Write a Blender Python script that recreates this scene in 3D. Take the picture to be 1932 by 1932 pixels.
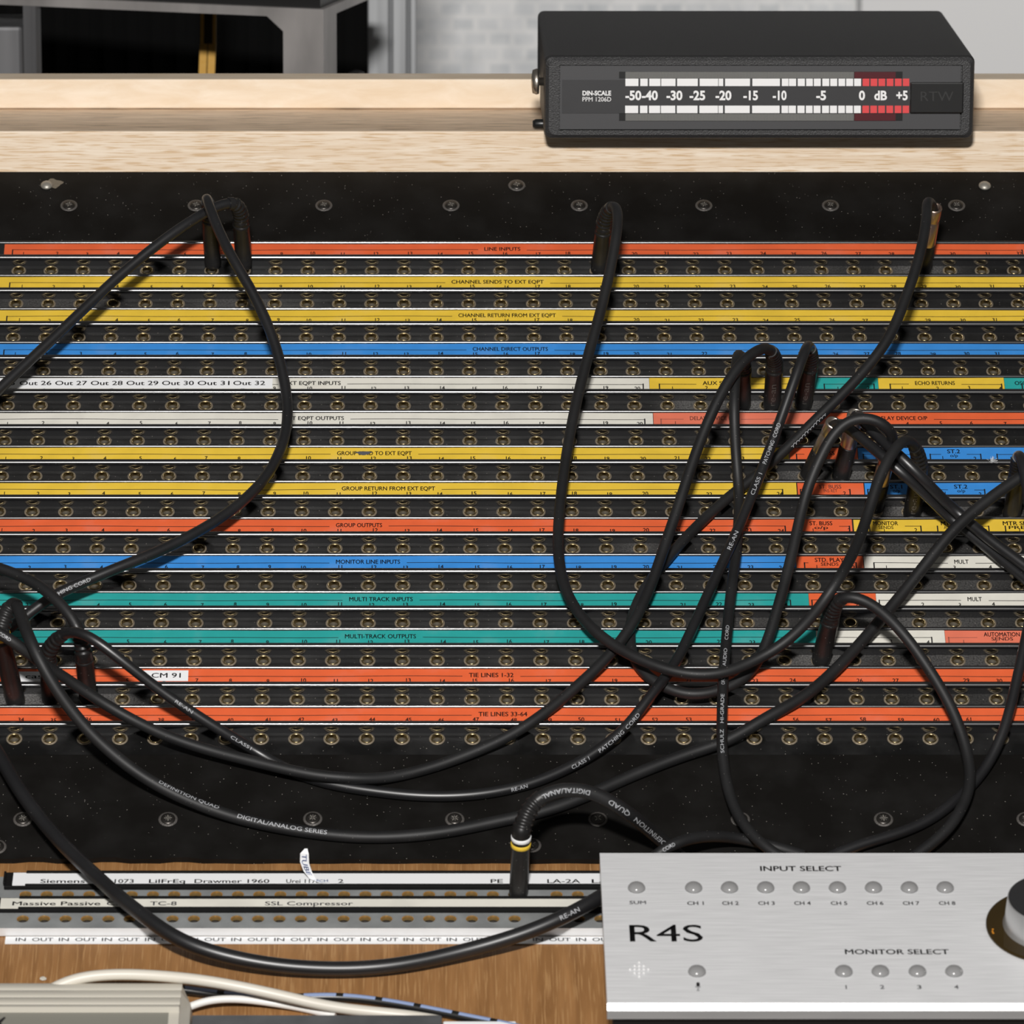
import bpy, bmesh, math, random
from mathutils import Vector, Matrix

for o in list(bpy.data.objects):
    bpy.data.objects.remove(o, do_unlink=True)
SC = bpy.context.scene
COL = SC.collection
random.seed(7)

# ------------------------------------------------------------------ camera
W = 1932.0
FPX = 9690.0                      # focal length in pixels
PCX, PCY = 805.0, 966.0           # principal point (the photo is an off-centre crop)
PITCH = math.radians(13.5)
Z0 = 2.36
FWD = Vector((0, math.cos(PITCH), -math.sin(PITCH)))
UPV = Vector((0, math.sin(PITCH), math.cos(PITCH)))
RGT = Vector((1, 0, 0))
CAM = -Z0 * FWD
cam_data = bpy.data.cameras.new('camera')
cam = bpy.data.objects.new('camera', cam_data)
COL.objects.link(cam)
cam.location = CAM
cam.rotation_euler = (math.radians(90) - PITCH, 0, 0)
cam_data.sensor_width = 36.0
cam_data.lens = FPX / W * 36.0
cam_data.shift_x = (W / 2 - PCX) / W
cam_data.clip_start = 0.05
cam_data.clip_end = 50
cam_data.dof.use_dof = True
cam_data.dof.focus_distance = Z0
cam_data.dof.aperture_fstop = 24
SC.camera = cam

# ------------------------------------------------------------------ world, lights, exposure
world = bpy.data.worlds.new('world')
SC.world = world
world.use_nodes = True
bg = world.node_tree.nodes['Background']
bg.inputs['Color'].default_value = (1.0, 0.97, 0.93, 1)
bg.inputs['Strength'].default_value = 0.075

def area_light(name, loc, target, sx, sy, power, color):
    ld = bpy.data.lights.new(name, 'AREA')
    ld.shape = 'RECTANGLE'
    ld.size, ld.size_y = sx, sy
    ld.energy = power
    ld.color = color
    lo = bpy.data.objects.new(name, ld)
    COL.objects.link(lo)
    lo.location = loc
    d = Vector(target) - Vector(loc)
    lo.rotation_euler = d.to_track_quat('-Z', 'Y').to_euler()
    return lo
LE = math.radians(25)
LD = 2.45
area_light('photo_flash', (-0.06, -LD * math.cos(LE), LD * math.sin(LE)), (0.0, 0, 0), 0.18, 0.075, 62, (1.0, 0.975, 0.95))
area_light('wall_fill', (0.3, 0.55, 1.15), (0.35, 1.4, 0.85), 0.5, 0.3, 7, (1.0, 0.98, 0.96))  # unseen light added to brighten the wall behind
SC.view_settings.view_transform = 'Standard'
SC.view_settings.look = 'None'
SC.view_settings.exposure = 0.0
SC.view_settings.gamma = 1.0
SC.view_settings.use_curve_mapping = False

# ------------------------------------------------------------------ pixel rays and working planes
def ray(px, py):
    return FWD + RGT * ((px - PCX) / FPX) + UPV * ((PCY - py) / FPX)

class Frame:
    """A working plane: origin, two axes in the plane, normal."""
    def __init__(s, O, ex, ey, ez):
        s.O, s.ex, s.ey, s.ez = Vector(O), Vector(ex), Vector(ey), Vector(ez)
    def P(s, u, v, h=0.0):
        return s.O + s.ex * u + s.ey * v + s.ez * h
    def px(s, x, y, h=0.0):
        d = ray(x, y)
        t = (s.O + s.ez * h - CAM).dot(s.ez) / d.dot(s.ez)
        return CAM + d * t
    def uv(s, x, y, h=0.0):
        p = s.px(x, y, h) - s.O
        return p.dot(s.ex), p.dot(s.ey)
    def mat(s):
        m = Matrix((s.ex, s.ey, s.ez)).transposed().to_4x4()
        m.translation = s.O
        return m

def atY(px, py, Y):
    d = ray(px, py)
    return CAM + d * ((Y - CAM.y) / d.y)

def project_x(p):
    d = p - CAM
    return PCX + d.dot(RGT) / d.dot(FWD) * FPX

TP = math.radians(31.0)           # slope of the black patch panel
TB = math.radians(18.0)           # slope of the brown board in front of it
PAN = Frame((0, 0, 0), (1, 0, 0), (0, math.cos(TP), math.sin(TP)), (0, -math.sin(TP), math.cos(TP)))
pb = PAN.px(PCX, 1621, 0) + PAN.ez * -0.003
BRD = Frame(pb, (1, 0, 0), (0, math.cos(TB), math.sin(TB)), (0, -math.sin(TB), math.cos(TB)))

# ------------------------------------------------------------------ materials
def new_mat(name):
    m = bpy.data.materials.new(name)
    m.use_nodes = True
    nt = m.node_tree
    return m, nt, nt.nodes['Principled BSDF']

def plain(name, col, rough=0.5, metal=0.0, spec=0.5, ior=None, bump=0.0, bscale=400, coat=0.0):
    m, nt, b = new_mat(name)
    b.inputs['Base Color'].default_value = (*col, 1)
    b.inputs['Roughness'].default_value = rough
    b.inputs['Metallic'].default_value = metal
    b.inputs['Specular IOR Level'].default_value = spec
    if ior: b.inputs['IOR'].default_value = ior
    if coat: b.inputs['Coat Weight'].default_value = coat
    if bump:
        tc = nt.nodes.new('ShaderNodeTexCoord')
        n = nt.nodes.new('ShaderNodeTexNoise'); n.inputs['Scale'].default_value = bscale
        bp = nt.nodes.new('ShaderNodeBump'); bp.inputs['Strength'].default_value = bump
        bp.inputs['Distance'].default_value = 0.0004
        nt.links.new(tc.outputs['Object'], n.inputs['Vector'])
        nt.links.new(n.outputs['Fac'], bp.inputs['Height'])
        nt.links.new(bp.outputs['Normal'], b.inputs['Normal'])
    return m

def ramp(nt, stops):
    r = nt.nodes.new('ShaderNodeValToRGB')
    e = r.color_ramp.elements
    while len(e) < len(stops): e.new(0.5)
    for el, (p, c) in zip(e, stops):
        el.position = p
        el.color = (*c, 1) if len(c) == 3 else c
    return r

def mixc(nt, fac, a, b):
    mx = nt.nodes.new('ShaderNodeMix'); mx.data_type = 'RGBA'
    for s, v in ((0, fac), (6, a), (7, b)):
        if isinstance(v, (int, float)): mx.inputs[s].default_value = v
        elif isinstance(v, tuple): mx.inputs[s].default_value = (*v, 1)
        else: nt.links.new(v, mx.inputs[s])
    return mx.outputs[2]

def dusty(name, col, rough, spec=0.5, speck=900.0, speck_th=0.10, dust=(0.30, 0.28, 0.25), haze=0.25, ior=None, attr=False,
          speck_sparse=0.5):
    """Black surface with small settled dust specks and a soft grey bloom."""
    m, nt, b = new_mat(name)
    tc = nt.nodes.new('ShaderNodeTexCoord')
    vo = nt.nodes.new('ShaderNodeTexVoronoi'); vo.inputs['Scale'].default_value = speck
    nt.links.new(tc.outputs['Object'], vo.inputs['Vector'])
    lt = nt.nodes.new('ShaderNodeMath'); lt.operation = 'LESS_THAN'
    # each cell has its own speck size; most have none
    sep = nt.nodes.new('ShaderNodeSeparateColor')
    nt.links.new(vo.outputs['Color'], sep.inputs[0])
    th = nt.nodes.new('ShaderNodeMapRange')
    th.inputs['From Min'].default_value = speck_sparse; th.inputs['From Max'].default_value = 1.0
    th.inputs['To Min'].default_value = 0.0; th.inputs['To Max'].default_value = speck_th * 2.2
    nt.links.new(sep.outputs[0], th.inputs['Value'])
    nt.links.new(vo.outputs['Distance'], lt.inputs[0]); nt.links.new(th.outputs[0], lt.inputs[1])
    no = nt.nodes.new('ShaderNodeTexNoise'); no.inputs['Scale'].default_value = 45; no.inputs['Detail'].default_value = 6
    nt.links.new(tc.outputs['Object'], no.inputs['Vector'])
    r = ramp(nt, [(0.42, (0, 0, 0)), (0.75, (haze, haze, haze))])
    nt.links.new(no.outputs['Fac'], r.inputs[0])
    hz = r.outputs[0]
    base = mixc(nt, hz, col, tuple(min(1, c + 0.05) for c in col))
    if attr:
        at = nt.nodes.new('ShaderNodeAttribute'); at.attribute_name = 'dust'
        fn = nt.nodes.new('ShaderNodeTexNoise'); fn.inputs['Scale'].default_value = 1300; fn.inputs['Detail'].default_value = 3
        nt.links.new(tc.outputs['Object'], fn.inputs['Vector'])
        fr = ramp(nt, [(0.3, (0.2, 0.2, 0.2)), (0.65, (1, 1, 1))])
        nt.links.new(fn.outputs['Fac'], fr.inputs[0])
        mu = nt.nodes.new('ShaderNodeMath'); mu.operation = 'MULTIPLY'
        nt.links.new(at.outputs['Fac'], mu.inputs[0]); nt.links.new(fr.outputs[0], mu.inputs[1])
        base = mixc(nt, mu.outputs[0], base, (0.17, 0.165, 0.16))
    out = mixc(nt, lt.outputs[0], base, dust)
    nt.links.new(out, b.inputs['Base Color'])
    b.inputs['Roughness'].default_value = rough
    b.inputs['Specular IOR Level'].default_value = spec
    if ior: b.inputs['IOR'].default_value = ior
    return m

def wood(name, dark, light, axis, long_s, cross_s, pore=None, rough=0.45, detail=5):
    """Grain running along one object axis."""
    m, nt, b = new_mat(name)
    tc = nt.nodes.new('ShaderNodeTexCoord')
    mp = nt.nodes.new('ShaderNodeMapping')
    sc = [cross_s] * 3; sc[axis] = long_s
    mp.inputs['Scale'].default_value = sc
    nt.links.new(tc.outputs['Object'], mp.inputs['Vector'])
    n = nt.nodes.new('ShaderNodeTexNoise'); n.inputs['Scale'].default_value = 1.0
    n.inputs['Detail'].default_value = detail; n.inputs['Roughness'].default_value = 0.62
    n.inputs['Distortion'].default_value = 0.6
    nt.links.new(mp.outputs[0], n.inputs['Vector'])
    r = ramp(nt, [(0.30, dark), (0.52, tuple((a + c) / 2 for a, c in zip(dark, light))), (0.70, light)])
    nt.links.new(n.outputs['Fac'], r.inputs[0])
    col = r.outputs[0]
    if pore:
        mp2 = nt.nodes.new('ShaderNodeMapping')
        sc2 = [pore[2]] * 3; sc2[axis] = pore[1]
        mp2.inputs['Scale'].default_value = sc2
        nt.links.new(tc.outputs['Object'], mp2.inputs['Vector'])
        n2 = nt.nodes.new('ShaderNodeTexNoise'); n2.inputs['Scale'].default_value = 1.0
        n2.inputs['Detail'].default_value = 3
        nt.links.new(mp2.outputs[0], n2.inputs['Vector'])
        r2 = ramp(nt, [(pore[3], (1, 1, 1)), (pore[3] + 0.10, (0, 0, 0))])
        nt.links.new(n2.outputs['Fac'], r2.inputs[0])
        col = mixc(nt, r2.outputs[0], col, pore[0])
    nt.links.new(col, b.inputs['Base Color'])
    b.inputs['Roughness'].default_value = rough
    return m

def tape_mat(name, col, worn=0.12):
    m, nt, b = new_mat(name)
    tc = nt.nodes.new('ShaderNodeTexCoord')
    n = nt.nodes.new('ShaderNodeTexNoise'); n.inputs['Scale'].default_value = 60; n.inputs['Detail'].default_value = 5
    nt.links.new(tc.outputs['Object'], n.inputs['Vector'])
    r = ramp(nt, [(0.35, tuple(c * 0.90 for c in col)), (0.55, col), (0.8, tuple(min(1, c * (1 - worn) + worn * 0.6) for c in col))])
    nt.links.new(n.outputs['Fac'], r.inputs[0])
    nt.links.new(r.outputs[0], b.inputs['Base Color'])
    b.inputs['Roughness'].default_value = 0.5
    b.inputs['Specular IOR Level'].default_value = 0.3
    return m

def brushed(name, col, axis_scale, rough=0.4, metal=0.5, amp=0.12):
    m, nt, b = new_mat(name)
    tc = nt.nodes.new('ShaderNodeTexCoord')
    mp = nt.nodes.new('ShaderNodeMapping'); mp.inputs['Scale'].default_value = axis_scale
    nt.links.new(tc.outputs['Object'], mp.inputs['Vector'])
    n = nt.nodes.new('ShaderNodeTexNoise'); n.inputs['Scale'].default_value = 1; n.inputs['Detail'].default_value = 4
    nt.links.new(mp.outputs[0], n.inputs['Vector'])
    r = ramp(nt, [(0.3, tuple(c * (1 - amp) for c in col)), (0.7, tuple(min(1, c * (1 + amp)) for c in col))])
    nt.links.new(n.outputs['Fac'], r.inputs[0])
    nt.links.new(r.outputs[0], b.inputs['Base Color'])
    b.inputs['Roughness'].default_value = rough
    b.inputs['Metallic'].default_value = metal
    return m

M = {}
M['panel'] = dusty('black_vinyl_panel', (0.0070, 0.0064, 0.0058), 0.42, 0.10, speck=700, speck_th=0.058, attr=False, haze=0.12, speck_sparse=0.62)
M['plate'] = dusty('black_jack_plate', (0.0070, 0.0069, 0.0068), 0.40, 0.13, speck=750, speck_th=0.065, attr=True, haze=0.35, speck_sparse=0.66)
M['rail'] = plain('glossy_black_rail', (0.006, 0.006, 0.007), 0.19, 0.0, 0.5, ior=2.6)
M['lip'] = plain('polished_black_lip', (0.010, 0.010, 0.013), 0.22, 0.0, 0.5, ior=2.3)
M['red'] = tape_mat('red_tape', (0.80, 0.135, 0.045))
M['red_faded'] = tape_mat('faded_red_tape', (0.80, 0.20, 0.12), 0.2)
M['yellow'] = tape_mat('yellow_tape', (0.83, 0.56, 0.055))
M['blue'] = tape_mat('blue_tape', (0.045, 0.27, 0.72))
M['teal'] = tape_mat('teal_tape', (0.025, 0.36, 0.34))
M['white'] = tape_mat('white_tape', (0.77, 0.75, 0.67), 0.05)
M['paper'] = plain('white_paper_label', (0.86, 0.87, 0.88), 0.55)
M['ink'] = plain('black_ink', (0.012, 0.011, 0.012), 0.5)
M['ink_faded'] = plain('faded_ink', (0.33, 0.10, 0.07), 0.6)
M['ink_grey'] = plain('grey_ink', (0.10, 0.10, 0.11), 0.6)
M['ink_blue'] = plain('blue_biro', (0.10, 0.16, 0.38), 0.6)
M['brass_ring'] = plain('tarnished_nickel', (0.26, 0.215, 0.155), 0.5, 0.4, bump=1.0, bscale=1100)
M['brass_in'] = plain('tarnished_brass', (0.46, 0.36, 0.19), 0.26, 1.0)
M['brass'] = plain('polished_brass', (0.90, 0.62, 0.25), 0.30, 0.85)
M['bore'] = plain('dark_bore', (0.050, 0.042, 0.028), 0.7)
M['deep_bore'] = plain('deep_bore', (0.012, 0.009, 0.006), 0.7)
M['cable'] = dusty('black_cable_jacket', (0.0085, 0.0085, 0.009), 0.55, 0.45, speck=900, speck_th=0.075, haze=0.15, dust=(0.15, 0.14, 0.13), speck_sparse=0.80)
M['cable_shiny'] = dusty('satin_cable_jacket', (0.008, 0.008, 0.009), 0.39, 0.8, speck=800, speck_th=0.06, haze=0.1, dust=(0.14, 0.13, 0.12), speck_sparse=0.86)
M['rubber'] = dusty('black_rubber', (0.0095, 0.009, 0.009), 0.40, 0.4, speck=950, speck_th=0.08, haze=0.3, dust=(0.20, 0.19, 0.18), speck_sparse=0.68)
M['nickel'] = plain('nickel_shell', (0.66, 0.60, 0.53), 0.36, 1.0, bump=0.25, bscale=500)
M['copper_shell'] = plain('rosy_metal_shell', (0.60, 0.45, 0.37), 0.36, 1.0)
M['print'] = plain('pale_print', (0.42, 0.43, 0.45), 0.5)
M['glue'] = plain('dried_glue', (0.16, 0.135, 0.10), 0.7, bump=1.0, bscale=900)
M['screw'] = plain('dark_screw_head', (0.06, 0.055, 0.05), 0.35, 0.8)
M['screw_rim'] = plain('worn_screw_rim', (0.10, 0.092, 0.085), 0.5, 0.3, bump=0.8, bscale=1500)
M['stud'] = plain('worn_steel_stud', (0.36, 0.34, 0.30), 0.45, 0.6)
M['ash'] = wood('pale_ash_wood', (0.76, 0.58, 0.40), (0.92, 0.80, 0.65), 0, 9.0, 330.0, pore=((0.66, 0.46, 0.27), 60.0, 1500.0, 0.385), rough=0.5)
M['ash_top'] = wood('pale_ash_top', (0.62, 0.44, 0.29), (0.86, 0.67, 0.49), 0, 9.0, 170.0, pore=((0.30, 0.19, 0.11), 40.0, 700.0, 0.36), rough=0.4)
M['birch'] = wood('pale_birch_strip', (0.82, 0.65, 0.46), (0.92, 0.79, 0.63), 0, 40.0, 160.0, rough=0.5)
M['board'] = wood('brown_plywood', (0.225, 0.105, 0.035), (0.37, 0.185, 0.068), 1, 12.0, 150.0, pore=((0.40, 0.22, 0.09), 40.0, 1300.0, 0.36), rough=0.45)
M['alu'] = brushed('brushed_aluminium', (0.73, 0.735, 0.745), (45, 1500, 1500), rough=0.42, metal=0.2, amp=0.10)
M['alu_edge'] = brushed('machined_aluminium_edge', (0.66, 0.66, 0.66), (40, 400, 400), rough=0.36, metal=0.6, amp=0.05)
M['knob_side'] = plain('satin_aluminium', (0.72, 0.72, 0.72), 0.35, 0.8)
M['knob_top'] = plain('darkened_aluminium_top', (0.22, 0.22, 0.23), 0.25, 0.95)  # dark reflection on the knob top put into its base colour
M['smoked'] = plain('smoked_acrylic', (0.030, 0.018, 0.004), 0.08, 0.0, 0.6)
M['grey_button'] = plain('translucent_grey_button', (0.25, 0.25, 0.25), 0.18)
M['amber'] = plain('amber_dot', (0.8, 0.3, 0.02), 0.3)  # colour of the small amber LED dots on the knob flange
M['meter_case'] = plain('textured_black_case', (0.029, 0.029, 0.030), 0.5, 0.0, 0.5, bump=0.9, bscale=1400)
M['meter_face'] = plain('charcoal_face', (0.055, 0.055, 0.058), 0.42)
M['meter_film'] = plain('black_scale_film', (0.036, 0.036, 0.038), 0.38, bump=0.15, bscale=90)
M['meter_white'] = plain('white_scale_print', (0.86, 0.86, 0.86), 0.5)
M['meter_red'] = plain('red_scale_print', (0.72, 0.055, 0.06), 0.5)
M['bar_grey'] = plain('grey_led_bar', (0.20, 0.20, 0.19), 0.25)
M['bar_line'] = plain('grey_led_bar_line', (0.10, 0.10, 0.095), 0.3)
M['bar_red'] = plain('dark_red_led_bar', (0.095, 0.022, 0.027), 0.25)
M['black_plastic'] = plain('black_plastic', (0.010, 0.010, 0.010), 0.35)
M['black_relief'] = plain('black_relief', (0.045, 0.045, 0.045), 0.25)
M['matt_plastic'] = plain('matt_black_plastic', (0.010, 0.010, 0.010), 0.6, spec=0.08)
M['zinc'] = brushed('zinc_plate', (0.25, 0.26, 0.26), (60, 60, 300), rough=0.55, metal=0.12, amp=0.22)
M['zinc_bright'] = brushed('bright_zinc_edge', (0.74, 0.74, 0.74), (50, 300, 300), rough=0.45, metal=0.15, amp=0.04)
M['cream'] = plain('cream_plastic', (0.54, 0.51, 0.44), 0.42)
M['cream_cable'] = plain('cream_cable_jacket', (0.66, 0.62, 0.54), 0.4)
M['white_cable'] = plain('white_cable_jacket', (0.80, 0.79, 0.76), 0.35)
M['grey_face'] = plain('grey_plastic_face', (0.21, 0.205, 0.175), 0.5, bump=0.2, bscale=800)
M['slate'] = brushed('slate_metal', (0.135, 0.14, 0.145), (60, 60, 60), rough=0.45, metal=0.4, amp=0.2)
M['blue_print'] = plain('pale_blue_stripe', (0.26, 0.33, 0.52), 0.4)
M['steel'] = brushed('bare_steel', (0.42, 0.40, 0.39), (30, 30, 12), rough=0.38, metal=0.55, amp=0.3)
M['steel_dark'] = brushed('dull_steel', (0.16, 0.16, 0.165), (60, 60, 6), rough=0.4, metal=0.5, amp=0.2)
M['alu_post'] = brushed('aluminium_profile', (0.40, 0.41, 0.42), (90, 90, 4), rough=0.4, metal=0.5, amp=0.25)
M['void_black'] = plain('matt_black', (0.004, 0.004, 0.004), 0.9, spec=0.05)
M['gold'] = plain('yellow_webbing', (0.62, 0.34, 0.05), 0.5, bump=0.4, bscale=300)
M['gold_dark'] = plain('dark_webbing', (0.030, 0.020, 0.006), 0.6)
M['wall_plain'] = plain('plain_grey_wall', (0.78, 0.78, 0.78), 0.8)
def brick_mat():
    m, nt, b = new_mat('painted_block_wall')
    tc = nt.nodes.new('ShaderNodeTexCoord')
    mp = nt.nodes.new('ShaderNodeMapping'); mp.inputs['Rotation'].default_value = (math.radians(90), 0, 0)
    nt.links.new(tc.outputs['Object'], mp.inputs['Vector'])
    br = nt.nodes.new('ShaderNodeTexBrick')
    br.inputs['Scale'].default_value = 1.0
    br.inputs['Brick Width'].default_value = 0.017; br.inputs['Row Height'].default_value = 0.0105
    br.inputs['Mortar Size'].default_value = 0.0022; br.inputs['Mortar Smooth'].default_value = 0.4
    br.inputs['Color1'].default_value = (0.52, 0.55, 0.57, 1); br.inputs['Color2'].default_value = (0.74, 0.75, 0.76, 1)
    br.inputs['Mortar'].default_value = (0.80, 0.80, 0.79, 1)
    nt.links.new(mp.outputs[0], br.inputs['Vector'])
    n = nt.nodes.new('ShaderNodeTexNoise'); n.inputs['Scale'].default_value = 40; n.inputs['Detail'].default_value = 4
    nt.links.new(tc.outputs['Object'], n.inputs['Vector'])
    r = ramp(nt, [(0.35, (0.50, 0.52, 0.54)), (0.6, (0.82, 0.82, 0.82))])
    nt.links.new(n.outputs['Fac'], r.inputs[0])
    nt.links.new(mixc(nt, 0.5, br.outputs['Color'], r.outputs[0]), b.inputs['Base Color'])
    b.inputs['Roughness'].default_value = 0.7
    return m
M['brick'] = brick_mat()

# ------------------------------------------------------------------ mesh builder
class MB:
    def __init__(s, mats):
        s.v, s.f, s.mi, s.sm = [], [], [], []
        s.mats = mats
        s.attr = None
    def idx(s, key):
        if key not in s.mats: s.mats.append(key)
        return s.mats.index(key)
    def add(s, verts, faces, key=None, smooth=False):
        b = len(s.v)
        k = s.idx(key) if key else 0
        s.v += [Vector(p) for p in verts]
        for f in faces:
            s.f.append(tuple(b + i for i in f)); s.mi.append(k); s.sm.append(smooth)
    def quad(s, pts, key=None):
        s.add(pts, [tuple(range(len(pts)))], key)
    def box(s, x0, x1, y0, y1, z0, z1, key=None, tf=None):
        vs = [Vector((x, y, z)) for x in (x0, x1) for y in (y0, y1) for z in (z0, z1)]
        if tf: vs = [tf(p) for p in vs]
        s.add(vs, [(0, 1, 3, 2), (4, 6, 7, 5), (0, 4, 5, 1), (2, 3, 7, 6), (0, 2, 6, 4), (1, 5, 7, 3)], key)
    def prism(s, prof, x0, x1, key=None, smooth=False, tf=None):
        """Closed (y,z) profile extruded along x."""
        n = len(prof)
        vs = [Vector((x, y, z)) for x in (x0, x1) for y, z in prof]
        if tf: vs = [tf(p) for p in vs]
        fs = [(i, (i + 1) % n, n + (i + 1) % n, n + i) for i in range(n)]
        s.add(vs, fs, key, smooth)
        s.add(vs, [tuple(range(n))[::-1], tuple(range(n, 2 * n))], key, False)
    def lathe(s, prof, c, ax, key=None, seg=24, smooth=True, cap0=True, cap1=True):
        """(radius, height) profile turned about axis ax through c."""
        ax = Vector(ax).normalized()
        a = Vector((1, 0, 0)) if abs(ax.x) < 0.9 else Vector((0, 1, 0))
        e1 = (a - ax * a.dot(ax)).normalized(); e2 = ax.cross(e1)
        vs = []
        for r, h in prof:
            for i in range(seg):
                t = 2 * math.pi * i / seg
                vs.append(Vector(c) + ax * h + (e1 * math.cos(t) + e2 * math.sin(t)) * r)
        fs = []
        for j in range(len(prof) - 1):
            for i in range(seg):
                k = (i + 1) % seg
                fs.append((j * seg + i, j * seg + k, (j + 1) * seg + k, (j + 1) * seg + i))
        s.add(vs, fs, key, smooth)
        b = len(s.v) - len(vs)
        kk = s.idx(key) if key else 0
        if cap0: s.f.append(tuple(b + i for i in range(seg))[::-1]); s.mi.append(kk); s.sm.append(False)
        if cap1: s.f.append(tuple(b + (len(prof) - 1) * seg + i for i in range(seg))); s.mi.append(kk); s.sm.append(False)
    def sweep(s, pts, radii, key=None, seg=14, caps=True, squash=None):
        n = len(pts)
        e = None
        vs = []
        for i in range(n):
            t = (pts[min(i + 1, n - 1)] - pts[max(i - 1, 0)]).normalized()
            if e is None:
                a = Vector((0, 0, 1)) if abs(t.z) < 0.9 else Vector((1, 0, 0))
                e = (a - t * a.dot(t)).normalized()
            else:
                e = (e - t * e.dot(t)).normalized()
            f = t.cross(e)
            r = radii[i] if isinstance(radii, (list, tuple)) else radii
            for j in range(seg):
                an = 2 * math.pi * j / seg
                vs.append(pts[i] + (e * math.cos(an) + f * math.sin(an)) * r)
        fs = []
        for i in range(n - 1):
            for j in range(seg):
                k = (j + 1) % seg
                fs.append((i * seg + j, i * seg + k, (i + 1) * seg + k, (i + 1) * seg + j))
        s.add(vs, fs, key, True)
        if caps:
            s.add(vs[:seg], [tuple(range(seg))[::-1]], key, False)
            s.add(vs[-seg:], [tuple(range(seg))], key, False)
    def mesh(s, name):
        me = bpy.data.meshes.new(name)
        me.from_pydata([tuple(p) for p in s.v], [], s.f)
        for k in s.mats: me.materials.append(M[k])
        me.polygons.foreach_set('material_index', s.mi)
        me.polygons.foreach_set('use_smooth', s.sm)
        me.update()
        return me
    def build(s, name, parent=None, loc=None, fix=True):
        me = s.mesh(name)
        if fix:
            bm = bmesh.new(); bm.from_mesh(me)
            bmesh.ops.recalc_face_normals(bm, faces=bm.faces)
            bm.to_mesh(me); bm.free()
        o = bpy.data.objects.new(name, me)
        COL.objects.link(o)
        if parent: o.parent = parent
        if loc is not None: o.location = loc
        return o

def empty(name, mat=None, loc=None):
    o = bpy.data.objects.new(name, None)
    o.empty_display_size = 0.01
    COL.objects.link(o)
    if mat is not None: o.matrix_world = mat
    if loc is not None: o.location = loc
    return o
def tag(o, label, cat, group=None):
    o['label'] = label; o['category'] = cat
    if group: o['group'] = group
    return o
def struct(o):
    o['kind'] = 'structure'; return o
def bevel(o, w, seg=2, ang=30):
    md = o.modifiers.new('bevel', 'BEVEL'); md.width = w; md.segments = seg
    md.limit_method = 'ANGLE'; md.angle_limit = math.radians(ang)
    return o

# ------------------------------------------------------------------ lettering (flat glyph meshes, cap height 1)
GL = {}
def glyph(text, bold=0.0, cuts=False):
    k = (text, bold, cuts)
    if k in GL: return GL[k]
    cu = bpy.data.curves.new('t', 'FONT'); cu.body = text; cu.resolution_u = 3
    if bold < 0: cu.offset = -bold
    ob = bpy.data.objects.new('t', cu); COL.objects.link(ob)
    dg = bpy.context.evaluated_depsgraph_get(); dg.update()
    me = bpy.data.meshes.new_from_object(ob.evaluated_get(dg))
    cap = CAPH if CAPH else 0.7
    if cuts:
        bm = bmesh.new(); bm.from_mesh(me)
        for i in range(-2, 12):
            bmesh.ops.bisect_plane(bm, geom=bm.verts[:] + bm.edges[:] + bm.faces[:], plane_co=(0, i * 0.1 * cap, 0), plane_no=(0, 1, 0))
        bm.to_mesh(me); bm.free()
    vs = [(v.co.x, v.co.y) for v in me.vertices]
    fs = [tuple(p.vertices) for p in me.polygons]
    bpy.data.objects.remove(ob); bpy.data.curves.remove(cu); bpy.data.meshes.remove(me)
    if vs:
        x0 = min(v[0] for v in vs)
        vs = [((x - x0) / cap, y / cap) for x, y in vs]
        if bold > 0:                              # heavier strokes: overlaid shifted outlines
            v1, f1, n1 = vs, fs, len(vs)
            vs, fs = [], []
            for i, (dx, dy) in enumerate(((-1, 0), (1, 0), (0, -0.7), (0, 0.7))):
                vs += [(x + dx * bold, y + dy * bold) for x, y in v1]
                fs += [tuple(i * n1 + q for q in f) for f in f1]
    wd = max([v[0] for v in vs] or [0.0])
    GL[k] = (vs, fs, wd)
    return GL[k]
CAPH = 1.0
CAPH = max(v[1] for v in glyph('H')[0]); GL.clear()
def scribble():
    # an unreadable row of joined loops, printed like handwriting
    vs, fs = [], []
    n_ = 150
    pts = []
    for i in range(n_):
        t = i / (n_ - 1)
        pts.append((t * 14 + 0.30 * math.sin(t * 75), 0.45 + 0.45 * math.sin(t * 75 + 1.3) * (0.75 + 0.25 * math.sin(t * 19))))
    for i, (x, y) in enumerate(pts):
        a_, b_ = pts[max(i - 1, 0)], pts[min(i + 1, n_ - 1)]
        dx, dy = b_[0] - a_[0], b_[1] - a_[1]; L_ = math.hypot(dx, dy) or 1
        vs += [(x - dy / L_ * 0.08, y + dx / L_ * 0.08), (x + dy / L_ * 0.08, y - dx / L_ * 0.08)]
        if i: fs.append((2 * i - 2, 2 * i - 1, 2 * i + 1, 2 * i))
    return vs, fs, 14.0
GL[('scribble', 0.0, True)] = scribble()

def letter(mb, text, fn, x0, x1, y0, cap, key, bold=0.02):
    """Put text on a surface: fn(x, y) gives the point; spans x0..x1, baseline y0."""
    vs, fs, wd = glyph(text, bold)
    if not vs: return
    sx = (x1 - x0) / wd
    mb.add([fn(x0 + x * sx, y0 + y * cap) for x, y in vs], fs, key)

def line(mb, fn, pts, w, key):
    """Thin drawn line through (x, y) points on a surface."""
    vs, fs = [], []
    for i, (x, y) in enumerate(pts):
        a = pts[max(i - 1, 0)]; b = pts[min(i + 1, len(pts) - 1)]
        dx, dy = b[0] - a[0], b[1] - a[1]; L = math.hypot(dx, dy) or 1
        nx, ny = -dy / L * w / 2, dx / L * w / 2
        vs += [fn(x + nx, y + ny), fn(x - nx, y - ny)]
        if i: fs.append((2 * i - 2, 2 * i - 1, 2 * i + 1, 2 * i))
    mb.add(vs, fs, key)

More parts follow.
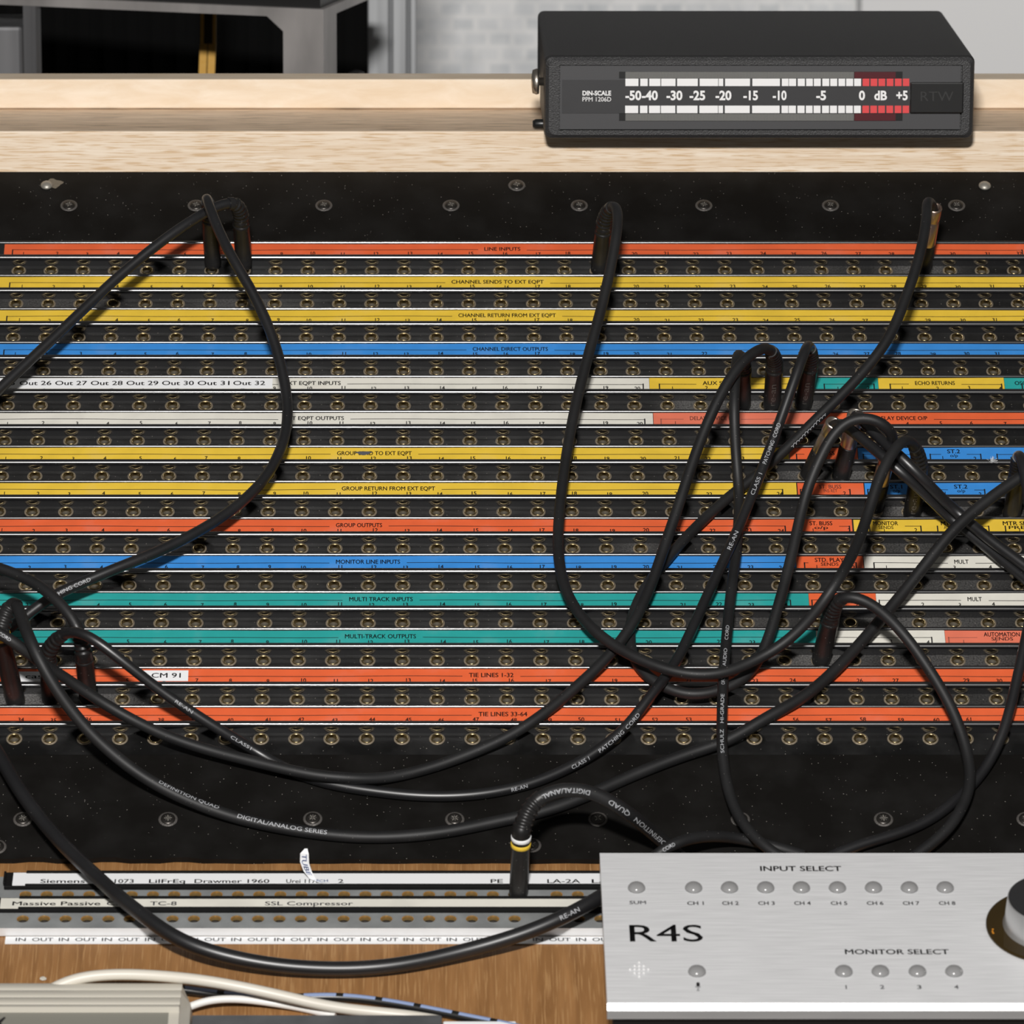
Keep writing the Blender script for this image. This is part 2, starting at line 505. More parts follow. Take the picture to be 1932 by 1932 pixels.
# ------------------------------------------------------------------ room behind
YB = PAN.px(PCX, 323, 0).y        # plane of the front wooden beam
YW = YB + 1.05
def wall_box(name, px0, px1, py0, py1, Y, depth, key):
    a = atY(px0, py0, Y); b = atY(px1, py1, Y)
    mb = MB([key]); mb.box(a.x, b.x, Y, Y + depth, b.z, a.z)
    return struct(mb.build(name))
wall_box('wall_back', -900, 2700, -700, 900, YW, 0.08, 'brick')
wall_box('wall_right', 1640, 2700, -700, 900, YW - 0.05, 0.045, 'wall_plain')

# black backing added to give the dark gap behind the table its black
a = atY(-420, -300, YB + 0.62); b = atY(775, 300, YB + 0.62)
mb = MB(['void_black'])
mb.box(a.x, b.x, YB + 0.62, YB + 0.95, b.z - 0.1, a.z)
gap_back = mb.build('dark_backing')
bevel(gap_back, 0.004)
tag(gap_back, 'matt black backing added for the dark gap behind the steel table frame', 'dark_backing')
hd = MB(['void_black'])
for i in range(26):
    x = a.x + (b.x - a.x) * (i + 0.5) / 26
    hd.box(x - 0.003, x + 0.003, YB + 0.617, YB + 0.6205, b.z - 0.05, a.z - 0.01)
hd.build('backing_slats', gap_back)

# pale round-edged object low in the dark gap, aluminium profile post, left post
def post(name, px0, px1, Y, d, key, label, grooves, cat, pytop=-260):
    a = atY(px0, pytop, Y); b = atY(px1, 160, Y)
    zb = atY(0, 150, Y).z - 0.12
    w = b.x - a.x
    xs = [0.0]
    prof = [(0, 0)]
    for g0, g1 in grooves:
        prof += [(w * g0, 0), (w * g0, d * 0.25), (w * g1, d * 0.25), (w * g1, 0)]
    prof += [(w, 0), (w, d), (0, d)]
    n = len(prof)
    vs = [Vector((a.x + p[0], Y + p[1], z)) for z in (zb, a.z) for p in prof]
    mb = MB([key])
    mb.add(vs, [(i, (i + 1) % n, n + (i + 1) % n, n + i) for i in range(n)])
    mb.add(vs, [tuple(range(n)), tuple(range(n, 2 * n))])
    o = mb.build(name)
    bevel(o, 0.0012)
    return tag(o, label, cat)
post('profile_post', 693, 786, YB + 0.46, 0.03, 'alu_post', 'upright aluminium profile post between the black gap and the block wall', [(0.44, 0.50), (0.80, 0.86)], 'post')
# pale bit in the gap
c = atY(672, 150, YB + 0.5)
mb = MB(['steel_dark']); mb.lathe([(0.004, -0.02), (0.006, 0.0), (0.0045, 0.004), (0.001, 0.0055)], c, (0, 0, 1), seg=20)
tag(mb.build('bolt_head'), 'small round grey bolt head low in the dark gap beside the steel leg', 'bolt')

# yellow strap
mb = MB(['gold', 'gold_dark'])
Ys = YB + 0.34
def strap_pt(px, py, y=0): return atY(px, py, Ys + y)
st = empty('hanging_strap', loc=strap_pt(392, 150))
def sp(px, py, y=0): return strap_pt(px, py, y) - st.location
mb = MB(['gold'])
for x0, x1, y0, y1 in ((374, 388, 84, 165), (390, 404, 84, 165)):
    q = [sp(x0, y1), sp(x1, y1), sp(x1 + 3, y0), sp(x0 + 3, y0)]
    qb = [p + Vector((0, 0.004, 0)) for p in q]
    mb.add(q + qb, [(0, 1, 2, 3), (7, 6, 5, 4), (0, 4, 5, 1), (1, 5, 6, 2), (2, 6, 7, 3), (3, 7, 4, 0)])
mb.build('buckle', st)
mb = MB(['gold_dark', 'gold'])
q = [sp(377, 90, 0.002), sp(407, 90, 0.002), sp(409, -120, 0.002), sp(380, -120, 0.002)]
qb = [p + Vector((0, 0.003, 0)) for p in q]
mb.add(q + qb, [(0, 1, 2, 3), (7, 6, 5, 4), (0, 4, 5, 1), (1, 5, 6, 2), (2, 6, 7, 3), (3, 7, 4, 0)])
for x0 in (378, 401):
    q = [sp(x0, 90, 0), sp(x0 + 6, 90, 0), sp(x0 + 8, -120, 0), sp(x0 + 2, -120, 0)]
    qb = [p + Vector((0, 0.0018, 0)) for p in q]
    mb.add(q + qb, [(0, 1, 2, 3), (7, 6, 5, 4), (0, 4, 5, 1), (1, 5, 6, 2), (2, 6, 7, 3), (3, 7, 4, 0)], 'gold')
mb.build('webbing', st)
tag(st, 'yellow edged strap hanging in front of the dark gap', 'strap')

# steel table frame, turned about its corner leg
Yf = YB + 0.20
cor = atY(610, 18, Yf)
psi = math.radians(17)
ex = Vector((math.cos(psi), -math.sin(psi), 0)); ey = Vector((math.sin(psi), math.cos(psi), 0))
# front rail runs to the left and away, side rail to the right and away
exl = Vector((-math.cos(psi), math.sin(psi), 0)); eyr = Vector((math.sin(psi), math.cos(psi), 0))
tb = empty('steel_table', loc=cor + Vector((0, 0, -0.2)))
def tfm(p):  # local x: along front rail (positive to the left), y: back, z: up
    return cor + exl * p.x + eyr * p.y + Vector((0, 0, p.z)) - tb.location
mb = MB(['steel'])
mb.box(0, 0.0225, 0, 0.0225, -0.2, 0.0, tf=tfm)
mb.build('leg', tb)
mb = MB(['steel'])
mb.box(0.0225, 0.45, 0, 0.012, -0.0048, 0.0, tf=tfm)
mb.add([tfm(Vector(p)) for p in ((0.0225, 0, -0.0048), (0.0315, 0, -0.0048), (0.0225, 0, -0.0125), (0.0225, 0.012, -0.0048), (0.0315, 0.012, -0.0048), (0.0225, 0.012, -0.0125))],
       [(0, 1, 2), (5, 4, 3), (1, 4, 5, 2), (0, 3, 4, 1)])
mb.build('front_rail', tb)
mb = MB(['steel'])
mb.box(0.0, 0.020, 0.0225, 0.10, -0.0050, 0.0, tf=tfm)
mb.build('side_rail', tb)
mb = MB(['black_plastic'])
mb.box(0.003, 0.45, 0.004, 0.10, 0.0001, 0.006, tf=tfm)
mb.build('table_top', tb)
lo, hi = 0.0, 0.6
for _ in range(40):
    md_ = (lo + hi) / 2
    if project_x(cor + exl * md_) > 54: lo = md_
    else: hi = md_
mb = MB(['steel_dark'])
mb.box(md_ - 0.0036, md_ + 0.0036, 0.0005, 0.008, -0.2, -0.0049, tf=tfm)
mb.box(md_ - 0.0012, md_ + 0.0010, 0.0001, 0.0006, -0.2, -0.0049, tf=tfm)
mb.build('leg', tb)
pq = cor + exl * md_
Yb_ = pq.y + 0.012
a = atY(-60, 50, Yb_); b = atY(44, 160, Yb_)
mb = MB(['steel_dark']); mb.box(a.x, b.x, Yb_, Yb_ + 0.05, b.z - 0.1, a.z)
tag(bevel(mb.build('metal_box'), 0.002), 'dull grey metal box beside the far left leg of the steel table', 'box')
tag(tb, 'bare welded steel table frame with a dark top behind the shelf', 'table')

# ------------------------------------------------------------------ wooden shelf above the panel
z_front_top = atY(PCX, 247.5, YB).z
z_front_bot = atY(PCX, 323, YB).z
SHELF = Frame((0, YB, z_front_top), (1, 0, 0), (0, 1, 0), (0, 0, 1))
YR = SHELF.px(PCX, 205, 0).y
z_rear_top = atY(PCX, 149.5, YR).z
YR2 = YR + 0.02
br = empty('wooden_shelf', loc=(0, YB, z_front_bot))
def rel(o): return Vector(o.location)
XL, XR = -0.42, 0.46
mb = MB(['ash']); mb.box(XL, XR, 0, 0.003, -0.012, z_front_top - z_front_bot)
bevel(mb.build('front_beam', br), 0.0008)
mb = MB(['ash_top']); mb.box(XL, XR, 0.0031, YR - YB + 0.025, -0.0, z_front_top - z_front_bot - 0.0002)
mb.build('shelf_board', br)
mb = MB(['birch', 'ash_top'])
z0 = z_front_top - z_front_bot; z1 = z_rear_top - z_front_bot
mb.box(XL, XR, YR - YB, YR2 - YB, z0, z1)
bevel(mb.build('rear_strip', br), 0.0008)
tag(br, 'pale ash wood shelf running across behind the black patch panel', 'shelf')

# ------------------------------------------------------------------ level meter on the shelf
MF_Y = YB - (YB - SHELF.px(PCX, 264, 0).y)
MET = Frame((0, MF_Y, z_front_top), (1, 0, 0), (0, 0, 1), (0, -1, 0))
def mpx(x, y, h=0.0): return MET.px(x, y, h)
L = mpx(1027, 200).x; R = mpx(1838, 200).x
H = mpx(1400, 107).z - z_front_top
TOPF = Frame((0, MF_Y, z_front_top + H), (1, 0, 0), (0, 1, 0), (0, 0, 1))
DEP = TOPF.px(1400, 21, 0).y - MF_Y
met = empty('level_meter', loc=((L + R) / 2, MF_Y, z_front_top))
ml = Vector(met.location)
w2 = (R - L) / 2
mb = MB(['meter_case'])
# case with a stepped front recess
fx0, fx1 = mpx(1055, 180).x - ml.x, mpx(1815, 180).x - ml.x
fz0, fz1 = mpx(1400, 247).z - ml.z, mpx(1400, 124).z - ml.z
rc = 0.0022
def ring(x0, x1, z0, z1, y, r, n=5):
    out = []
    for cx, cz, a0 in ((x1 - r, z0 + r, -90), (x1 - r, z1 - r, 0), (x0 + r, z1 - r, 90), (x0 + r, z0 + r, 180)):
        for i in range(n):
            t = math.radians(a0 + 90 * i / (n - 1))
            out.append(Vector((cx + r * math.cos(t), y, cz + r * math.sin(t))))
    return out
cr = 0.0032
rings = [ring(-w2 + 0.001, w2 - 0.001, 0.001, H - 0.001, DEP, cr),
         ring(-w2, w2, 0, H, DEP - 0.001, cr),
         ring(-w2, w2, 0, H, 0.0030, cr),
         ring(-w2 + 0.0006, w2 - 0.0006, 0.0006, H - 0.0006, 0.0012, cr),
         ring(-w2 + 0.0022, w2 - 0.0022, 0.0022, H - 0.0022, 0.0, cr),
         ring(fx0, fx1, fz0, fz1, 0.0, 0.0004),
         ring(fx0, fx1, fz0, fz1, 0.0022, 0.0004)]
n = len(rings[0])
vs = [p for rg in rings for p in rg]
fs = []
for j in range(len(rings) - 1):
    for i in range(n):
        k = (i + 1) % n
        fs.append((j * n + i, j * n + k, (j + 1) * n + k, (j + 1) * n + i))
mb.add(vs, fs, None, False)
mb.add(rings[0], [tuple(range(n))]); mb.add(rings[-1], [tuple(range(n))])
mb.build('case', met)
def mfn(h):
    return lambda x, y: Vector(mpx(x, y, h)) - ml
def mrect(mb, x0, x1, y0, y1, h0, h1, key):
    """block on the meter face given by image corner positions"""
    A = mpx(x0, y1, 0); B = mpx(x1, y0, 0)
    mb.box(A.x - ml.x, B.x - ml.x, -h1, -h0, A.z - ml.z, B.z - ml.z, key)
mb = MB(['meter_face'])
mrect(mb, 1056.5, 1813.5, 125.5, 245.5, -0.0021, -0.0008, 'meter_face')
mb.build('face_plate', met)
mb = MB(['meter_film', 'meter_white', 'meter_red', 'ink'])
mrect(mb, 1060, 1716, 152, 215, -0.00078, -0.00035, 'meter_film')
HB = -0.00033
wb = [(428, 477), (484, 512), (518, 560), (563, 617), (623, 701), (708, 778), (780, 797), (804, 898), (907, 1011), (1018, 1043), (1045, 1072),
      (1078, 1105), (1110, 1135), (1139, 1165), (1171, 1197), (1201, 1227), (1232, 1257), (1261, 1287), (1291, 1317)]
rb = [(1323, 1348), (1353, 1378), (1383, 1408), (1414, 1439), (1445, 1470), (1475, 1499)]
for (y0, y1, dx) in ((149.5, 163.5, 0), (200.5, 214.5, -1)):
    for lst, key in ((wb, 'meter_white'), (rb, 'meter_red')):
        for x0, x1 in lst:
            f = mfn(-0.0002)
            X0, X1 = 966 + (x0 + dx) / 2, 966 + (x1 + dx) / 2
            mb.quad([f(X0, y1), f(X1, y1), f(X1, y0), f(X0, y0)], key)
def mtext(mb, t, x0, x1, yb, capx, key):
    f = mfn(-0.0002)
    letter(mb, t, lambda x, y: f(x, yb - y), x0, x1, 0, capx, key, -0.032 if 'M' not in t else 0.0)
for t, x0, x1 in (('-50', 428, 487), ('-40', 490, 549), ('-30', 583, 642), ('-25', 670, 728), ('-20', 768, 827), ('-15', 873, 927), ('-10', 984, 1035),
                  ('-5', 1148, 1184), ('0', 1309, 1331), ('dB', 1367, 1414), ('+5', 1450, 1492)):
    mtext(mb, t, 966 + x0 / 2, 966 + x1 / 2 + 0.5, 189.5, 16.5, 'meter_white')
for t, yb in (('DIN-SCALE', 181), ('PPM 1206D', 192.5)):
    mtext(mb, t, 1099, 1153, yb, 8.2, 'meter_white')
mb.build('scale_strip', met, fix=False)
for y0, y1 in ((136.5, 149), (215.5, 229)):
    mb = MB(['bar_grey', 'bar_red', 'black_plastic', 'bar_line'])
    mrect(mb, 1168, 1703, y0, y1, -0.0008, -0.0003, 'black_plastic')
    mrect(mb, 1180, 1611, y0 + 0.5, y1, -0.0003, -0.00012, 'bar_grey')
    mrect(mb, 1612, 1690, y0 + 0.5, y1, -0.0003, -0.00012, 'bar_red')
    f = mfn(-0.00010)
    for i in range(150):
        x = 1181 + i * (430 / 150)
        mb.quad([f(x, y1), f(x + 1.0, y1), f(x + 1.0, y0 + 0.8), f(x, y0 + 0.8)], 'bar_line')
    mb.build('level_bar', met)
# raised clip on right with relief letters
mb = MB(['black_plastic'])
mrect(mb, 1716, 1818, 156, 214, -0.0008, 0.0016, 'black_plastic')
clip = bevel(mb.build('clip_cover', met), 0.0006)
mb = MB(['black_relief'])
vs, fs, wd = glyph('RTW')
for h in (0.0019,):
    f = mfn(h)
    mb.add([f(1737 + x / wd * 62, 192 - y * 18) for x, y in vs], fs, 'black_relief')
f0 = mfn(0.0018)
mb.build('relief_letters', clip, fix=False)
# side knob and foot on the left
c = mpx(1021, 152, -0.025) - ml
mb = MB(['nickel', 'black_plastic'])
mb.lathe([(0.0020, 0.0), (0.0020, 0.0020), (0.0060, 0.0022), (0.0064, 0.0034), (0.0057, 0.0054), (0.002, 0.0060)], Vector((-w2, 0.020, c.z)), (-1, 0, 0), 'nickel', seg=28)
mb.build('side_screw', met)
mb = MB(['black_plastic'])
cz = 0.0025
mb.lathe([(0.0022, -0.002), (0.0024, 0.0), (0.0024, 0.0040), (0.0015, 0.0055)], Vector((-w2 + 0.0005, 0.03, cz + 0.0003)), (-1, 0, 0), 'black_plastic', seg=18)
mb.build('swivel_foot', met)
met.location.z += 0.0003
tag(met, 'black decibel level meter box with white and red scale standing on the ash shelf', 'audio meter')

# ------------------------------------------------------------------ patch panel
PITCH_U = 0.0155
U0 = (35 - PCX) / (FPX / (PAN.px(PCX, 511, 0.001) - CAM).dot(FWD))
PITCH_U = (1914 - 35) / 31.0 / (FPX / (PAN.px(PCX, 511, 0.001) - CAM).dot(FWD))
HR = 0.0058                        # rail height
RW = 0.0128                        # rail width over both lips
lip_y = [457.3, 519.3, 582.5, 645.8, 709.8, 776.5, 842, 907.5, 977.3, 1046, 1116.5, 1185.2, 1258.7, 1332.2]
VB = [PAN.uv(PCX, y - 4.6, HR)[1] for y in lip_y]       # back edge of each rail
# straighten slightly: least squares line
n = len(VB); mx = (n - 1) / 2; my = sum(VB) / n
sl = sum((i - mx) * (v - my) for i, v in enumerate(VB)) / sum((i - mx) ** 2 for i in range(n))
VB = [0.5 * v + 0.5 * (my + sl * (i - mx)) for i, v in enumerate(VB)]
JR = 0.00345                       # jack flange radius
UL, UR = -0.34, 0.41

def row_px_u(k, px, h=HR):
    """panel coordinate u of an image column on the label line of row k"""
    vmid = VB[k] - RW * 0.5
    z = (PAN.P(0, vmid, h) - CAM).dot(FWD)
    return (px - PCX) / (FPX / z)

# shared jack mesh
def jack_mesh():
    mb = MB(['brass_ring', 'brass_in', 'bore'])
    mb.lathe([(JR + 0.0001, 0.00002), (JR + 0.0001, 0.00022), (JR - 0.00003, 0.00032), (JR - 0.0006, 0.00038)], (0, 0, 0), (0, 0, 1), 'brass_ring', seg=28, cap0=False, cap1=False)
    mb.lathe([(JR - 0.0006, 0.00038), (JR - 0.0007, 0.00075), (JR - 0.00085, 0.00082), (JR - 0.00118, 0.00070), (JR - 0.00128, 0.00055), (JR - 0.00128, -0.0014)], (0, 0, 0), (0, 0, 1), 'brass_in', seg=28, cap0=False, cap1=False)
    mb.lathe([(JR - 0.00128, -0.0014), (0.0012, -0.0018), (0.0004, -0.0030)], (0, 0, 0), (0, 0, 1), 'bore', seg=28, cap0=False, cap1=True)
    return mb.mesh('jack_socket')
JM = jack_mesh()

def holed_plate(mb, us, vc, r, u0, u1, v0, v1, h, key, pitch):
    """flat plate at height h with round holes at us"""
    edges = [u0] + [(us[i] + us[i + 1]) / 2 for i in range(len(us) - 1)] + [u1]
    for i, u in enumerate(us):
        a, b = edges[i], edges[i + 1]
        N = 24
        inner, outer = [], []
        for k in range(N):
            t = 2 * math.pi * k / N
            c, s = math.cos(t), math.sin(t)
            inner.append(Vector((u + r * c, vc + r * s, h)))
            # project to cell border
            sx = ((b - u) if c > 0 else (u - a)) / abs(c) if abs(c) > 1e-6 else 1e9
            sy = ((v1 - vc) if s > 0 else (vc - v0)) / abs(s) if abs(s) > 1e-6 else 1e9
            q = min(sx, sy)
            outer.append(Vector((u + q * c, vc + q * s, h)))
        # put exact corners in
        vs = inner + outer
        fs = [(k, N + k, N + (k + 1) % N, (k + 1) % N) for k in range(N)]
        mb.add(vs, fs, key)
        for cx, cy in ((a, v0), (a, v1), (b, v0), (b, v1)):
            # triangle filling the cell corner
            t = math.atan2(cy - vc, cx - u) % (2 * math.pi)
            k = int(t / (2 * math.pi) * N)
            mb.add([outer[k], outer[(k + 1) % N], Vector((cx, cy, h))], [(0, 1, 2)], key)

LABELS = ['red', 'yellow', 'yellow', 'blue', 'white', 'white', 'yellow', 'yellow', 'red', 'blue', 'teal', 'teal', 'red', 'red']
# tape pieces per row: (px start, px end, colour)
END = 2060
SEG = [
    [(8, END, 'red')], [(-80, END, 'yellow')], [(-80, END, 'yellow')], [(-80, END, 'blue')],
    [(-80, 1225, 'white'), (1225.5, 1535, 'yellow'), (1535.5, 1657, 'teal'), (1657.5, 1895, 'yellow'), (1895.5, END, 'teal')],
    [(-80, 1232, 'white'), (1233, 1560, 'red_faded'), (1560.5, END, 'red')],
    [(-80, 1488, 'yellow'), (1490, 1618, 'red'), (1619.5, END, 'blue')],
    [(-80, 1503, 'yellow'), (1505, 1630, 'red'), (1632, END, 'blue')],
    [(-80, 1608, 'red'), (1611, END, 'yellow')],
    [(-80, 1501, 'blue'), (1503, 1629, 'red'), (1630.5, END, 'white')],
    [(-80, 1526, 'teal'), (1526.5, 1653, 'red'), (1653.5, END, 'white')],
    [(-80, 1540, 'teal'), (1540.5, 1783, 'white'), (1783.5, END, 'red_faded')],
    [(-80, END, 'red')], [(-80, END, 'red')]]
# titles: (text, px0, px1, second line, ink)
TIT = [
    [('LINE INPUTS', 914, 982)], [('CHANNEL SENDS TO EXT EQPT', 852, 1026)], [('CHANNEL RETURN FROM EXT EQPT', 865, 1049)],
    [('CHANNEL DIRECT OUTPUTS', 892, 1034)],
    [('EXT EQPT INPUTS', 537, 643), ('AUX SENDS', 1326, 1396), ('ECHO RETURNS', 1727, 1802), ('OSC', 1915, 1937)],
    [('EXT EQPT OUTPUTS', 537, 649), ('DELAY DEVICE I/P', 1302, 1386, None, 'ink_faded'), ('DELAY DEVICE O/P', 1655, 1750)],
    [('GROUP SEND TO EXT EQPT', 636, 777), ('ST. BUSS', 1530, 1575), ('ST.2', 1788, 1812, 'o/p')],
    [('GROUP RETURN FROM EXT EQPT', 645, 821), ('ST. BUSS', 1546, 1588, 'INS RET', 'ink_faded'), ('ST.1', 1680, 1703, 'o/p'), ('ST.2', 1801, 1826, 'o/p')],
    [('GROUP OUTPUTS', 634, 721), ('ST. BUSS', 1528, 1571, 'o/p'), ('MONITOR', 1648, 1695, 'SENDS'), ('MTR', 1776, 1800, 'AUX'), ('MTR SEL', 1893, 1945, 'PRE')],
    [('MONITOR LINE INPUTS', 634, 755), ('STD. PLAY', 1538, 1593, 'SENDS'), ('MULT', 1801, 1828)],
    [('MULTI TRACK INPUTS', 659, 779), ('MULT', 1826, 1853)],
    [('MULTI-TRACK OUTPUTS', 651, 785), ('AUTOMATION', 1857, 1925, 'SENDS')],
    [('TIE LINES 1-32', 885, 969)], [('TIE LINES 33-64', 903, 995)]]
# brackets: first jack, last jack (inclusive), first number
BRK = [[(0, 31, 1)], [(0, 31, 1)], [(0, 31, 1)], [(0, 31, 1)],
       [(0, 19, 1), (20, 24, 1), (25, 26, 1), (27, 30, 1), (31, 32, 1)],
       [(0, 19, 1), (20, 23, 1), (24, 31, 1)],
       [(0, 23, 1), (24, 25, 1), (26, 27, 1), (28, 29, 1), (30, 31, 1)],
       [(0, 23, 1), (24, 25, 1), (26, 27, 1), (28, 29, 1), (30, 31, 1)],
       [(0, 23, 1), (24, 25, 1), (26, 27, 1), (28, 29, 1), (30, 31, 1)],
       [(0, 23, 1), (24, 25, 1), (26, 31, 1)],
       [(0, 23, 1), (24, 25, 1), (26, 31, 1)],
       [(0, 23, 1), (24, 27, 1), (28, 31, 1)],
       [(0, 31, 1)], [(0, 31, 33)]]
STRIP_LABEL = [
    'patch strip with red LINE INPUTS tape, topmost of the black panel',
    'patch strip with yellow CHANNEL SENDS TO EXT EQPT tape',
    'patch strip with yellow CHANNEL RETURN FROM EXT EQPT tape',
    'patch strip with blue CHANNEL DIRECT OUTPUTS tape',
    'patch strip with white EXT EQPT INPUTS tape and Out 26 to Out 32 sticker',
    'patch strip with white EXT EQPT OUTPUTS tape ending in red DELAY DEVICE tape',
    'patch strip with smudged yellow GROUP SEND TO EXT EQPT tape',
    'patch strip with yellow GROUP RETURN FROM EXT EQPT tape',
    'patch strip with red GROUP OUTPUTS tape',
    'patch strip with blue MONITOR LINE INPUTS tape',
    'patch strip with teal MULTI TRACK INPUTS tape',
    'patch strip with teal MULTI-TRACK OUTPUTS tape',
    'patch strip with red TIE LINES 1-32 tape and small white stickers',
    'patch strip with red TIE LINES 33-64 tape, lowest of the black panel']
# dusty grey places: row -> [(jack position, width, strength)]
DUST = {0: [(28, 1.6, .8), (25, 2.0, .3)], 1: [(1, 3.5, .4), (7, 2.5, .5)], 4: [(20.6, 1.0, .7), (22.4, 1.7, 1.0), (24, 1.0, .9)],
        6: [(24, 1.2, .7), (25.5, 1.5, .8)], 7: [(27, 1.0, .9), (28, 1.6, .7), (30.5, 2, .6)], 8: [(19, 1.0, .5), (27, 3, .35)], 9: [(28, 3, .4)],
        10: [(27, 3.5, .6), (22, 2, .4)], 11: [(2, 1.6, .9), (24, 2.2, .8), (28, 3, .5)], 12: [(1, 2.0, 1.0), (3.5, 1.6, .7), (28, 3, .2)]}

def rail_profile(b, f):
    """(v,h) section of the label rail between back edge b and front edge f"""
    def arc(cv, ch, r, a0, a1, n=7):
        return [(cv + r * math.cos(math.radians(a0 + (a1 - a0) * i / n)), ch + r * math.sin(math.radians(a0 + (a1 - a0) * i / n))) for i in range(n + 1)]
    r = 0.00092
    p = [(b, 0.0)]
    p += [(b, HR - r)] + arc(b - r, HR - r, r, 0, 180)                 # rear lip
    p += [(b - 2 * r, HR - 0.0009), (f + 2 * 0.00165 + 0.0001, HR - 0.0009)]           # tape bed
    r2 = 0.00165
    p += arc(f + r2, HR - r2 + 0.0002, r2, 0, 180)                       # front lip
    p += [(f, 0.0031), (f + 0.0004, 0.0029), (f + 0.0004, 0.0)]  # undercut mirror face
    return p

